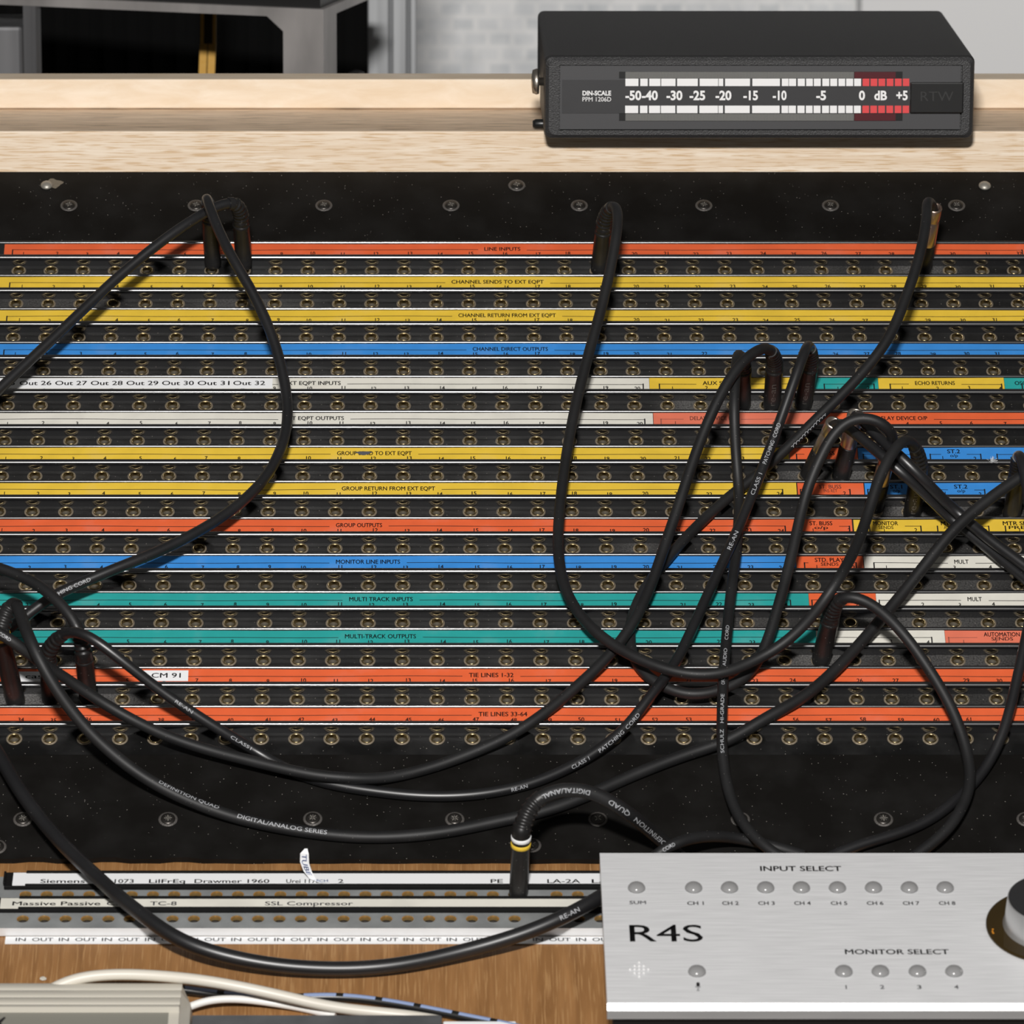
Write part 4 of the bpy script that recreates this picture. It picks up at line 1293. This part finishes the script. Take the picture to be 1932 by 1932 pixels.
# slate grey slab
HG = 0.010
gb = MB(['slate'])
ga = BRD.uv(362, 1914, HG); gc = BRD.uv(834, 1912, HG)
ol = Vector((ga[0], ga[1], 0))
gb.box(0, gc[0] - ga[0], -0.06, 0, 0.0001, HG)
go = gb.build('metal_slab')
go.matrix_world = BRD.mat() @ Matrix.Translation(ol)
bevel(go, 0.0008)
tag(go, 'slate grey metal slab at the bottom edge beside the cream box', 'slab')
wb_ = MB(['paper'])
pa_ = BRD.uv(836, 1926, 0.004)
wb_.box(0, 0.030, -0.05, 0, 0.0001, 0.004)
wo = wb_.build('white_box'); wo.matrix_world = BRD.mat() @ Matrix.Translation(Vector((pa_[0], pa_[1], 0)))
bevel(wo, 0.0006)
tag(wo, 'low white box just showing right of the slate slab at the bottom edge', 'box')

# ------------------------------------------------------------------ cords
def catmull(P, step=0.0018):
    P = [P[0] * 2 - P[1]] + P + [P[-1] * 2 - P[-2]]
    out = []
    for i in range(1, len(P) - 2):
        p0_, p1_, p2_, p3_ = P[i - 1], P[i], P[i + 1], P[i + 2]
        d0 = max((p1_ - p0_).length, 1e-6) ** 0.5; d1 = max((p2_ - p1_).length, 1e-6) ** 0.5; d2 = max((p3_ - p2_).length, 1e-6) ** 0.5
        m1 = (p2_ - p1_) + d1 * ((p1_ - p0_) / d0 - (p2_ - p0_) / (d0 + d1)) * 1.0 if False else ((p1_ - p0_) / d0 - (p2_ - p0_) / (d0 + d1) + (p2_ - p1_) / d1) * d1
        m2 = ((p2_ - p1_) / d1 - (p3_ - p1_) / (d1 + d2) + (p3_ - p2_) / d2) * d1
        n_ = max(2, int((p2_ - p1_).length / step))
        for k in range(n_):
            t = k / n_
            t2, t3 = t * t, t * t * t
            out.append(p1_ * (2 * t3 - 3 * t2 + 1) + m1 * (t3 - 2 * t2 + t) + p2_ * (-2 * t3 + 3 * t2) + m2 * (t3 - t2))
    out.append(P[-2])
    return out
def resample(pts, step):
    L_ = [0.0]
    for a_, b_ in zip(pts, pts[1:]): L_.append(L_[-1] + (b_ - a_).length)
    n_ = max(2, int(L_[-1] / step)); out = []; j = 0
    for i in range(n_ + 1):
        s = L_[-1] * i / n_
        while j < len(L_) - 2 and L_[j + 1] < s: j += 1
        t = (s - L_[j]) / max(L_[j + 1] - L_[j], 1e-9)
        out.append(pts[j].lerp(pts[j + 1], t))
    return out
def smooth(pts, it, keep0=0, keep1=0):
    pts = list(pts)
    for _ in range(it):
        q = list(pts)
        for i in range(1 + keep0, len(pts) - 1 - keep1):
            q[i] = pts[i] * 0.5 + (pts[i - 1] + pts[i + 1]) * 0.25
        pts = q
    return pts
def project(p):
    d = p - CAM; z = d.dot(FWD)
    return PCX + d.dot(RGT) / z * FPX, PCY - d.dot(UPV) / z * FPX

HS = 0.92
def pt3(p):
    x, y, h = p[0], p[1], p[2]
    fr = p[3] if len(p) > 3 else 'p'
    if fr == 'p':
        hh_ = h if h <= 10 else 10 + (h - 10) * HS
        return PAN.px(x, y, hh_ / 1000)
    return BRD.px(x, y, h / 1000)

def plug_geo(spec):
    """spec: base px, frame, barrel length mm, lean (px of barrel top offset), type"""
    x, y = spec['base']
    fr = PAN if spec.get('fr', 'p') == 'p' else BRD
    h0 = spec.get('h0', 1.0) / 1000
    base = fr.px(x, y, h0)
    L_ = spec.get('len', 24) / 1000
    lean = spec.get('lean', (0, 0))
    ax = (fr.ez + fr.ex * lean[0] + fr.ey * lean[1]).normalized()
    return base, ax, L_

def build_plug(parent, spec, path, rev, off):
    """path: cord points starting at the plug"""
    base, ax, L_ = plug_geo(spec)
    ty = spec.get('type', 'A')
    r = spec.get('r', 4.1) / 1000
    B = base - off
    name = 'plug'
    if ty == 'M':
        mb = MB(['rubber', 'nickel'])
        k = L_ * spec.get('split', 0.58)
        mb.lathe([(r * 0.9, -0.0003), (r * 1.02, 0.0), (r * 1.02, 0.0008)], B, ax, 'nickel', cap1=False)
        mb.lathe([(r, 0.0008), (r * 1.0, 0.002), (r * 0.99, k - 0.0006), (r * 0.92, k)], B, ax, 'rubber', cap0=False)
        pl = mb.build(name, parent)
        m2 = MB([spec.get('shell', 'nickel')])
        k2 = L_ + 0.006
        m2.lathe([(r * 0.90, k), (r * 0.92, k + 0.0004), (r * 0.92, L_ - 0.0035), (r * 0.80, L_ - 0.0028), (r * 0.80, L_ - 0.002), (r * 0.92, L_ - 0.0012), (r * 0.95, k2 - 0.0012), (r * 0.90, k2), (r * 0.70, k2 - 0.0003), (r * 0.66, k2 - 0.004)], B, ax, seg=28)
        m2.build('metal_shell', pl)
        return pl
    mb = MB(['rubber'])
    mb.lathe([(r * 0.86, -0.0003), (r * 0.96, 0.0004), (r * 1.0, 0.0012), (r * 1.0, 0.0035), (r * 0.985, 0.0037), (r * 0.985, L_ - 0.002), (r * 1.02, L_ - 0.0016), (r * 1.02, L_)], B, ax, 'rubber', seg=28)
    if spec.get('emboss'):
        # raised maker's letters running up the barrel on the camera side
        vs, fs, wd = glyph(spec['emboss'], 0.0, True)
        N = (CAM - base); N = (N - ax * N.dot(ax)).normalized()
        up = N.cross(ax)
        x0_, ln, cap = 0.005, 0.0135, 0.0030
        vv_ = []
        for x, y in vs:
            s = x0_ + x / wd * ln
            t = (y - 0.5) * cap / r
            vv_.append(B + ax * s + (N * math.cos(t) + up * math.sin(t)) * r * 1.01)
        mb.add(vv_, fs, 'screw_rim')
    pl = mb.build(name, parent)
    # ribbed strain relief along the cord
    bl = spec.get('boot', 20) / 1000
    mb = MB(['rubber'])
    pts, rad = [], []
    s = 0.0
    dense = resample(path[:max(4, int(0.05 / 0.0018))], 0.00035)
    prev = dense[0]
    rc_ = spec['cord_r'] + 0.0005
    for p in dense:
        s += (p - prev).length; prev = p
        if s > bl: break
        t = s / bl
        rr = r * 1.0 * (1 - t) + rc_ * t
        if t < 0.22:
            q = math.exp(-((t - 0.10) / 0.025) ** 2) + math.exp(-((t - 0.0) / 0.02) ** 2)
            rr += 0.00014 * q
        elif t < 0.86:
            c = math.sin((t - 0.22) / 0.64 * 5.0 * 2 * math.pi)
            rr += 0.00022 * max(-1, min(1, c * 2.0))
        pts.append(p - off); rad.append(rr)
    mb.sweep(pts, rad, None, seg=22)
    bt_ = mb.build('strain_relief', pl)
    for (s0, s1, key, lab) in spec.get('rings', []):
        m3 = MB([key])
        m3.lathe([(r * 1.0, s0 / 1000), (r * 1.06, s0 / 1000 + 0.0002), (r * 1.06, s1 / 1000 - 0.0002), (r * 1.0, s1 / 1000)], B, ax, seg=28)
        ro = m3.build('marker_ring', pl)
        ro['label'] = lab
    return pl

def cord(name, label, r, pts, A=None, Bp=None, texts=(), mat='cable', cat='cable', group=None, squiggle=None, smooth_it=26):
    P = []
    r = r / 1000
    if A:
        A['cord_r'] = r
        b_, ax, L_ = plug_geo(A)
        k = L_ - (0.0005 if A.get('type') != 'M' else 0.002)
        P += [b_ + ax * k, b_ + ax * (L_ + A.get('stem', 5) / 1000)]
    P += [pt3(p) for p in pts]
    if Bp:
        Bp['cord_r'] = r
        b_, ax, L_ = plug_geo(Bp)
        k = L_ - (0.0005 if Bp.get('type') != 'M' else 0.002)
        P += [b_ + ax * (L_ + Bp.get('stem', 5) / 1000), b_ + ax * k]
    path = resample(catmull(P), 0.0018)
    path = resample(smooth(path, smooth_it, 2 if A else 0, 2 if Bp else 0), 0.0018)
    origin = plug_geo(A)[0] if A else (plug_geo(Bp)[0] if Bp else path[len(path) // 2])
    root = empty(name, loc=origin)
    off = Vector(origin)
    mb = MB([mat])
    mb.sweep([p - off for p in path], r, None, seg=16)
    co = mb.build('cord', root)
    # printed lettering
    if texts:
        pr = [project(p) for p in path]
        arc_l = [0.0]
        for a_, b2 in zip(path, path[1:]): arc_l.append(arc_l[-1] + (b2 - a_).length)
        def nearest(x, y):
            return min(range(len(pr)), key=lambda i: (pr[i][0] - x) ** 2 + (pr[i][1] - y) ** 2)
        def at_s(s):
            s = max(0, min(arc_l[-1], s))
            i = min(range(len(arc_l)), key=lambda i: abs(arc_l[i] - s)) if False else max(0, min(len(path) - 2, int(s / arc_l[-1] * (len(path) - 1))))
            t = (s - arc_l[i]) / max(arc_l[i + 1] - arc_l[i], 1e-9)
            return path[i].lerp(path[i + 1], t), (path[min(i + 2, len(path) - 1)] - path[max(i - 1, 0)]).normalized()
        for T in texts:
            t, xa, ya, xb_, yb_ = T[:5]
            cap = (T[5] if len(T) > 5 else 1.7) / 1000
            offa = T[6] if len(T) > 6 else 0.0
            sa, sb = arc_l[nearest(xa, ya)], arc_l[nearest(xb_, yb_)]
            tm = MB(['print'])
            vs, fs, wd = glyph(t, 0.0, True)
            sg = 1 if sb > sa else -1
            vv_ = []
            for x, y in vs:
                p, tn = at_s(sa + (sb - sa) * x / wd)
                tn = tn * sg
                N = CAM - p; N = (N - tn * N.dot(tn)).normalized()
                up = N.cross(tn)
                a_ = (y - 0.5) * cap / r + offa
                vv_.append(p - off + (N * math.cos(a_) + up * math.sin(a_)) * (r + 0.00005))
            tm.add(vv_, fs)
            tm.build('printed_lettering', co, fix=False)
    if A: build_plug(root, A, path, False, off)
    if Bp: build_plug(root, Bp, path[::-1], True, off)
    tag(root, label, cat, group)
    return root

G = 'black patch cables on the panel'
cord('patch_cable', 'black patch cable from the left pair of top plugs, looping right then down left', 2.5,
     [(389, 372, 51), (393, 386, 59), (415, 440, 57), (440, 490, 55), (470, 540, 50), (500, 600, 44), (524, 665, 38), (541, 745, 31), (543, 790, 28), (533, 840, 26), (497, 907, 24), (420, 975, 24), (300, 1040, 26), (220, 1072, 27), (160, 1097, 26), (100, 1124, 24), (60, 1153, 21), (20, 1185, 18), (-60, 1222, 17), (-200, 1236, 22), (-420, 1290, 22)],
     A=dict(base=(402, 500), len=29, boot=15, lean=(-0.02, 0.03)),
     texts=[('CHING CORD', 98, 1120, 168, 1088)], mat='cable_shiny', group=G)
cord('patch_cable', 'black patch cable running straight from the ribbed top left plug to the left edge', 2.5,
     [(447, 377, 48), (415, 386, 47), (380, 405, 48), (330, 437, 47), (230, 516, 40), (120, 620, 32), (0, 733, 24), (-60, 790, 20), (-200, 900, 15), (-420, 1020, 14)],
     A=dict(base=(460, 502), len=27, boot=19, stem=7, lean=(-0.02, 0.02)), mat='cable_shiny', group=G)
cord('patch_cable', 'black patch cable hanging in a big U from the middle plug of the top strip', 2.5,
     [(1152, 386, 48), (1161, 383, 51), (1166, 397, 53), (1164, 440, 52), (1152, 505, 46), (1135, 580, 40), (1110, 670, 33), (1085, 770, 27), (1067, 870, 22), (1056, 960, 19), (1053, 1040, 18), (1065, 1108, 18), (1097, 1165, 19), (1150, 1213, 20), (1225, 1252, 22), (1300, 1273, 23), (1367, 1270, 23), (1421, 1247, 23), (1475, 1218, 27), (1528, 1168, 38), (1571, 1110, 52), (1608, 1047, 52), (1633, 985, 51), (1656, 910, 58), (1676, 865, 62), (1695, 837, 63), (1713, 826, 59)],
     A=dict(base=(1130, 511), len=25, boot=20, stem=8, lean=(0.06, 0.04)),
     Bp=dict(base=(1720, 973), len=26, boot=21, stem=9, lean=(0.05, 0.0), emboss='re-an'), group=G)
cord('patch_cable', 'black patch cable from the top right plug, curling under and back up in an arch', 2.5,
     [(1750, 378, 53), (1748, 412, 56), (1738, 470, 53), (1715, 545, 47), (1672, 645, 39), (1610, 722, 31), (1540, 791, 23), (1480, 850, 16), (1420, 903, 11), (1370, 942, 9), (1300, 1008, 9), (1240, 1078, 9), (1205, 1132, 9), (1188, 1190, 9), (1197, 1245, 9), (1237, 1288, 9), (1300, 1311, 9), (1360, 1302, 9), (1405, 1278, 10), (1437, 1235, 12), (1468, 1145, 19), (1493, 1050, 26), (1514, 957, 35), (1526, 915, 41), (1541, 878, 47), (1564, 832, 56), (1588, 801, 62), (1612, 789, 65), (1638, 787, 66), (1664, 797, 64), (1684, 816, 58)],
     A=dict(base=(1740, 511), len=34, type='M', shell='copper_shell', lean=(0.08, 0.03), split=0.5),
     texts=[('scribble', 1487, 838, 1548, 776, 1.6, -0.55)],
     Bp=dict(base=(1649, 960), len=30, type='M', shell='copper_shell', lean=(0.13, 0.03), split=0.55), group=G, smooth_it=14)
cord('patch_cable', 'black patch cable lettered HI-GRADE OFC AUDIO hanging straight down from the AUX SENDS tape', 2.4,
     [(1393, 664, 45), (1390, 676, 49), (1387, 715, 50), (1385, 780, 44), (1388, 850, 30), (1394, 925, 18), (1394, 975, 16), (1388, 1050, 15), (1380, 1110, 15), (1371, 1200, 15), (1364, 1290, 15), (1362, 1360, 13), (1362, 1410, 12), (1369, 1470, 9), (1390, 1535, 9), (1430, 1587, 12), (1465, 1613, 12), (1490, 1628, 11)],
     A=dict(base=(1400, 766), len=24, boot=13, stem=4, lean=(-0.03, -0.02)),
     texts=[('SCHULZ', 1370, 1424, 1365, 1384, 1.5), ('HI-GRADE', 1364, 1370, 1364, 1315, 1.5), ('OFC', 1366, 1300, 1366, 1284, 1.5), ('AUDIO', 1366, 1262, 1369, 1232, 1.5), ('CORD', 1372, 1216, 1374, 1188, 1.5)], group=G)
cord('patch_cable', 'black patch cable from the middle of three AUX SENDS plugs, sweeping to the left edge', 2.5,
     [(1440, 655, 56), (1404, 678, 58), (1362, 740, 53), (1322, 830, 42), (1283, 945, 30), (1254, 1030, 22), (1226, 1110, 17.5), (1192, 1180, 16), (1150, 1236, 13), (1062, 1318, 9.5), (1000, 1365, 8), (955, 1392, 6), (830, 1443, 3), (760, 1462, 3), (710, 1470, 5.0), (660, 1468, 8.2), (620, 1466, 8.5), (560, 1456, 9), (480, 1437, 9), (400, 1417, 9.5), (317, 1390, 12), (233, 1349, 16), (167, 1309, 25), (110, 1270, 37), (75, 1250, 46), (47, 1226, 54), (20, 1207, 60), (-50, 1170, 63), (-200, 1140, 52), (-420, 1190, 30)],
     A=dict(base=(1456, 769), len=25, boot=19, stem=6, lean=(0.0, 0.0), emboss='re-an'),
     texts=[('CORD', -2, 1194, 20, 1206, 1.5)], group=G)
cord('patch_cable', 'black patch cable lettered CLASS 1 PATCHING CORD, from rightmost AUX SENDS plug to lower left', 2.4,
     [(1524, 648, 56), (1512, 680, 56), (1490, 742, 48), (1466, 810, 38), (1440, 880, 30), (1402, 975, 24), (1370, 1048, 20), (1340, 1112, 17), (1302, 1195, 15), (1268, 1262, 14.5), (1240, 1296, 15), (1185, 1368, 9), (1140, 1408, 6.5), (1090, 1440, 4), (1000, 1479, 3), (900, 1499, 3), (800, 1502, 3), (700, 1492, 3), (620, 1479, 3), (560, 1460, 3), (520, 1440, 3), (482, 1417, 5), (450, 1398, 10), (400, 1368, 18), (300, 1301, 33), (230, 1246, 46), (170, 1201, 54), (133, 1187, 52)],
     A=dict(base=(1515, 766), len=25, boot=19, stem=5, lean=(0.07, 0.0), emboss='re-an'),
     Bp=dict(base=(96, 1320), len=25, boot=21, stem=6, lean=(0.0, 0.0)),
     texts=[('RE-AN', 326, 1325, 358, 1350, 1.4), ('CLASS1', 430, 1392, 468, 1415, 1.4), ('RE-AN', 960, 1492, 995, 1484, 1.6, -0.3), ('CLASS 1', 1077, 1452, 1112, 1432, 1.7, -0.3), ('PATCHING', 1133, 1420, 1175, 1385, 1.7, -0.3), ('CORD', 1182, 1378, 1203, 1352, 1.7, -0.3),
            ('RE-AN', 1376, 1040, 1388, 1010, 1.8), ('CLASS 1', 1424, 938, 1437, 902, 1.8), ('PATCHING', 1447, 880, 1462, 840, 1.8), ('CORD', 1466, 832, 1474, 806, 1.8)], mat='cable_shiny', group=G)
cord('patch_cable', 'black patch cable lettered DIGITAL/ANALOG SERIES, from yellow ringed left plug to right edge', 2.7,
     [(27, 1125, 58), (38, 1158, 58), (62, 1220, 60), (100, 1291, 48), (150, 1360, 34), (205, 1416, 23), (290, 1478, 12), (420, 1535, 5), (560, 1567, 3.2), (700, 1580, 3), (830, 1571, 3), (960, 1545, 3), (1030, 1530, 3), (1110, 1500, 3), (1200, 1460, 3), (1310, 1418, 4), (1368, 1400, 5), (1450, 1352, 9), (1521, 1312, 9.5), (1590, 1250, 10), (1655, 1177, 13), (1705, 1117, 17), (1750, 1060, 23), (1800, 998, 30), (1855, 950, 34), (1915, 907, 37), (1980, 870, 40), (2120, 850, 36), (2330, 900, 24)],
     A=dict(base=(30, 1325), len=42, boot=20, stem=4, lean=(-0.10, -0.02), r=4.3, rings=[(43, 44.6, 'yellow', 'yellow marker ring')]),
     texts=[('DEFINITION QUAD', 307, 1462, 420, 1515, 1.6, 0.75), ('DIGITAL/ANALOG SERIES', 450, 1527, 620, 1568, 1.8, 0.35)], group=G)
cord('patch_cable', 'black patch cable from the left edge to the rightmost lower left plug', 2.5,
     [(150, 1185, 43), (135, 1162, 46), (110, 1135, 48), (67, 1100, 47), (0, 1072, 45), (-60, 1058, 43), (-200, 1060, 34), (-420, 1120, 20)],
     A=dict(base=(167, 1318), len=26, boot=17, stem=5, lean=(-0.03, 0.0)), group=G)
cord('patch_cable', 'black patch cable from the straight silver topped plug running to the right edge', 2.55,
     [(1624, 790, 50), (1658, 825, 49), (1700, 863, 50), (1740, 902, 43), (1770, 933, 33), (1805, 966, 22), (1860, 1012, 19.5), (1932, 1066, 17), (1985, 1105, 15), (2120, 1190, 14), (2330, 1290, 14)],
     A=dict(base=(1586, 901), len=34, type='M', lean=(0.12, 0.03), split=0.60), mat='cable_shiny', group=G, smooth_it=10)
cord('patch_cable', 'black patch cable from the leaning silver topped plug running to the right edge', 2.55,
     [(1592, 803, 44), (1612, 816, 47), (1640, 839, 47), (1690, 882, 46), (1720, 908, 40), (1755, 941, 29), (1795, 979, 16), (1850, 1023, 13), (1932, 1090, 12), (1985, 1135, 11), (2120, 1240, 10), (2330, 1360, 10)],
     A=dict(base=(1525, 898), len=31, type='M', lean=(0.28, -0.04), split=0.56), mat='cable_shiny', group=G, smooth_it=10)
cord('patch_cable', 'black patch cable arching from the lone lower right plug to behind the silver controller', 2.5,
     [(1586, 1122, 49), (1608, 1122, 50), (1650, 1142, 46), (1700, 1190, 37), (1755, 1266, 27), (1800, 1345, 18), (1825, 1420, 11), (1832, 1475, 9), (1815, 1525, 8), (1786, 1568, 8), (1745, 1602, 7), (1700, 1632, 6)],
     A=dict(base=(1548, 1248), len=26, boot=18, stem=5, lean=(0.11, 0.02), r=4.2), group=G)
cord('patch_cable', 'black patch cable from the rightmost plug, dropping along the right edge', 2.4,
     [(1922, 852, 53), (1930, 872, 54), (1938, 925, 50), (1948, 1000, 42), (1952, 1080, 34), (1946, 1150, 27), (1934, 1212, 22), (1917, 1290, 16), (1896, 1373, 10), (1871, 1430, 5), (1843, 1472, 3), (1810, 1504, 3), (1755, 1547, 3), (1690, 1574, 4), (1620, 1594, 5), (1590, 1606, 5), (1562, 1618, 5)],
     A=dict(base=(1908, 978), len=26, boot=19, stem=6, lean=(0.02, 0.0)), mat='cable_shiny', group=G)
cord('patch_cable', 'thick black patch cable with white and yellow ringed plug standing in the small patch bay', 3.0,
     [(998, 1521, 45, 'b'), (1012, 1503, 49, 'b'), (1040, 1492, 51, 'b'), (1080, 1487, 51, 'b'), (1125, 1496, 48, 'b'), (1180, 1530, 39, 'b'), (1230, 1570, 21, 'b'), (1268, 1602, 9, 'b'), (1300, 1632, 6, 'b')],
     A=dict(base=(978, 1688), fr='b', h0=4.6, len=30, boot=21, stem=6, lean=(0.03, 0.0), r=4.05, rings=[(25.2, 27.2, 'yellow', 'yellow marker ring'), (28.6, 30.8, 'paper', 'white marker ring')]),
     texts=[('DIGITAL/ANALOG', 1110, 1492, 996, 1512, 2.0, 0.1), ('DEFINITION', 1256, 1584, 1192, 1536, 2.0, 0.1), ('QUAD', 1180, 1528, 1146, 1506, 2.0, 0.1)], group=G)
cord('patch_cable', 'short black arch of patch cable showing behind the top left of the silver controller', 2.5,
     [(1200, 1655, 8), (1225, 1622, 16), (1252, 1601, 21), (1290, 1584, 20), (1340, 1577, 14), (1405, 1583, 5.0), (1450, 1595, 4), (1485, 1604, 4), (1518, 1615, 5)],
     texts=[('CORD', 1246, 1605, 1271, 1592, 1.6)], group=G)
cord('patch_cable', 'thick black patch cable drooping across the small patch bay and under the silver controller', 3.15,
     [(-420, 1180, 11), (-220, 1215, 10), (-110, 1280, 10), (-50, 1355, 11), (0, 1428, 11), (40, 1495, 13), (100, 1573, 15), (180, 1652, 17, 'b'), (260, 1720, 17, 'b'), (350, 1779, 14, 'b'), (480, 1815, 9, 'b'), (620, 1828, 6, 'b'), (740, 1822, 6, 'b'), (880, 1793, 8, 'b'), (1000, 1757, 13, 'b'), (1080, 1722, 17, 'b'), (1140, 1688, 18, 'b'), (1170, 1668, 17, 'b'), (1200, 1648, 15, 'b')],
     texts=[('RE-AN', 1054, 1741, 1089, 1723, 1.9)], mat='cable_shiny', group=G)
# pale cables
cord('pale_cable', 'thick cream cable arching over the cream box to the slate slab', 2.3,
     [(60, 1890, 6, 'b'), (110, 1857, 12, 'b'), (150, 1844, 14, 'b'), (220, 1838, 15, 'b'), (300, 1841, 15, 'b'), (400, 1852, 15, 'b'), (520, 1876, 11, 'b'), (620, 1899, 6, 'b'), (700, 1909, 3.4, 'b'), (780, 1917, 2.5, 'b'), (828, 1926, 2.5, 'b')], mat='cream_cable')
cord('pale_cable', 'thin white cable leaving the right side of the cream box', 1.6,
     [(345, 1905, 5, 'b'), (365, 1893, 6, 'b'), (400, 1885, 7, 'b'), (450, 1884, 6, 'b'), (520, 1893, 4, 'b'), (580, 1903, 2.2, 'b'), (614, 1912, 1.8, 'b'), (632, 1918, 1.7, 'b')], mat='white_cable')

def striped_cable():
    pts = [(335, 1866, 4, 'b'), (380, 1872, 3, 'b'), (450, 1880, 2.2, 'b'), (540, 1884, 2.2, 'b'), (600, 1881, 2.2, 'b'), (650, 1882, 2.2, 'b'), (720, 1890, 2.2, 'b'), (800, 1904, 2.2, 'b'), (880, 1920, 2.2, 'b'), (960, 1936, 2.2, 'b'), (1020, 1952, 2.2, 'b'), (1090, 1990, 2.2, 'b'), (1120, 2060, 2.2, 'b')]
    path = resample(catmull([pt3(p) for p in pts]), 0.0015)
    path = smooth(path, 20)
    mid = path[len(path) // 2]
    root = empty('striped_cable', loc=mid)
    mb = MB(['black_plastic'])
    mb.sweep([p - mid for p in path], 0.0019, None, seg=14)
    co = mb.build('cord', root)
    mb = MB(['blue_print'])
    n_ = len(path)
    i = 2
    while i < n_ - 10:
        for j in range(i, min(i + 9, n_ - 2)):
            vv_ = []
            for p, q in ((path[j], path[j + 1]), (path[j + 1], path[j + 2])):
                tn = (q - p).normalized(); N = CAM - p; N = (N - tn * N.dot(tn)).normalized(); up = N.cross(tn)
                for a_ in (0.25, 0.75, 1.15):
                    vv_.append(p - mid + (N * math.cos(a_) + up * math.sin(a_)) * 0.00196)
            mb.add(vv_, [(0, 3, 4, 1), (1, 4, 5, 2)])
        i += 11
    mb.build('stripe', co, fix=False)
    tag(root, 'black cable with dashed pale blue stripe running along the board to the bottom edge', 'cable')
striped_cable()

# dust crumbs lying about
def crumb(px, py, fr, size, key, label):
    rnd = random.Random(px)
    mb = MB([key])
    F = PAN if fr == 'p' else BRD
    c = F.px(px, py, 0.0)
    bm = bmesh.new(); bmesh.ops.create_icosphere(bm, subdivisions=2, radius=1)
    for v in bm.verts:
        k = 0.75 + 0.5 * rnd.random()
        v.co = Vector((v.co.x * k * size, v.co.y * k * size * 0.8, v.co.z * k * size * 0.45))
    me = bpy.data.meshes.new('crumb'); bm.to_mesh(me); bm.free(); me.materials.append(M[key])
    o = bpy.data.objects.new('crumb', me); COL.objects.link(o)
    m = F.mat(); m.translation = c + F.ez * size * 0.45
    o.matrix_world = m
    tag(o, label, 'crumb')
crumb(82, 1849, 'b', 0.0014, 'cream', 'pale crumb on the brown board above the cream box')

# tuft of lint on the blue tape
rnd = random.Random(3)
lc = PAN.px(1872, 871, HR - 0.0002)
lt = MB(['paper'])
for i in range(46):
    a_ = rnd.random() * 6.28; L_ = 0.0012 + 0.0022 * rnd.random(); e_ = rnd.random() * 1.3
    d_ = (PAN.ex * math.cos(a_) + PAN.ey * math.sin(a_)) * math.cos(e_) + PAN.ez * math.sin(e_)
    w_ = PAN.ex * rnd.uniform(-1, 1) + PAN.ey * rnd.uniform(-1, 1)
    st_ = d_ * -0.0003
    lt.sweep([st_, st_ + d_ * L_ * 0.5 + w_ * 0.0004, st_ + d_ * L_ + w_ * 0.0002], 0.00005, None, seg=5)
lo_ = lt.build('lint_tuft', loc=lc)
lo_['kind'] = 'stuff'
tag(lo_, 'small pale tuft of lint on the blue tape near the right edge', 'lint')
# glue smear beside the upper left stud
gs = MB(['glue'])
u_, v_ = PAN.uv(102, 346, 0.0002)
N = 22
gs.add([Vector((u_ + 0.0036 * (1 + 0.25 * math.sin(3 * t + 1) + 0.15 * math.sin(7 * t)) * math.cos(t), v_ + 0.0034 * (1 + 0.2 * math.sin(4 * t)) * math.sin(t), 0.0)) for t in [6.2832 * i / N for i in range(N)]], [tuple(range(N))])
go_ = gs.build('glue_smear', fix=False)
for ob_ in COL.objects:
    if ob_.name.startswith('front_panel') and 'top panel' in ob_.get('label', ''):
        go_.parent = ob_
        go_.location = (0, -(VB[0] + 0.00002), 0.00012)
        go_['label'] = 'dried glue smear'
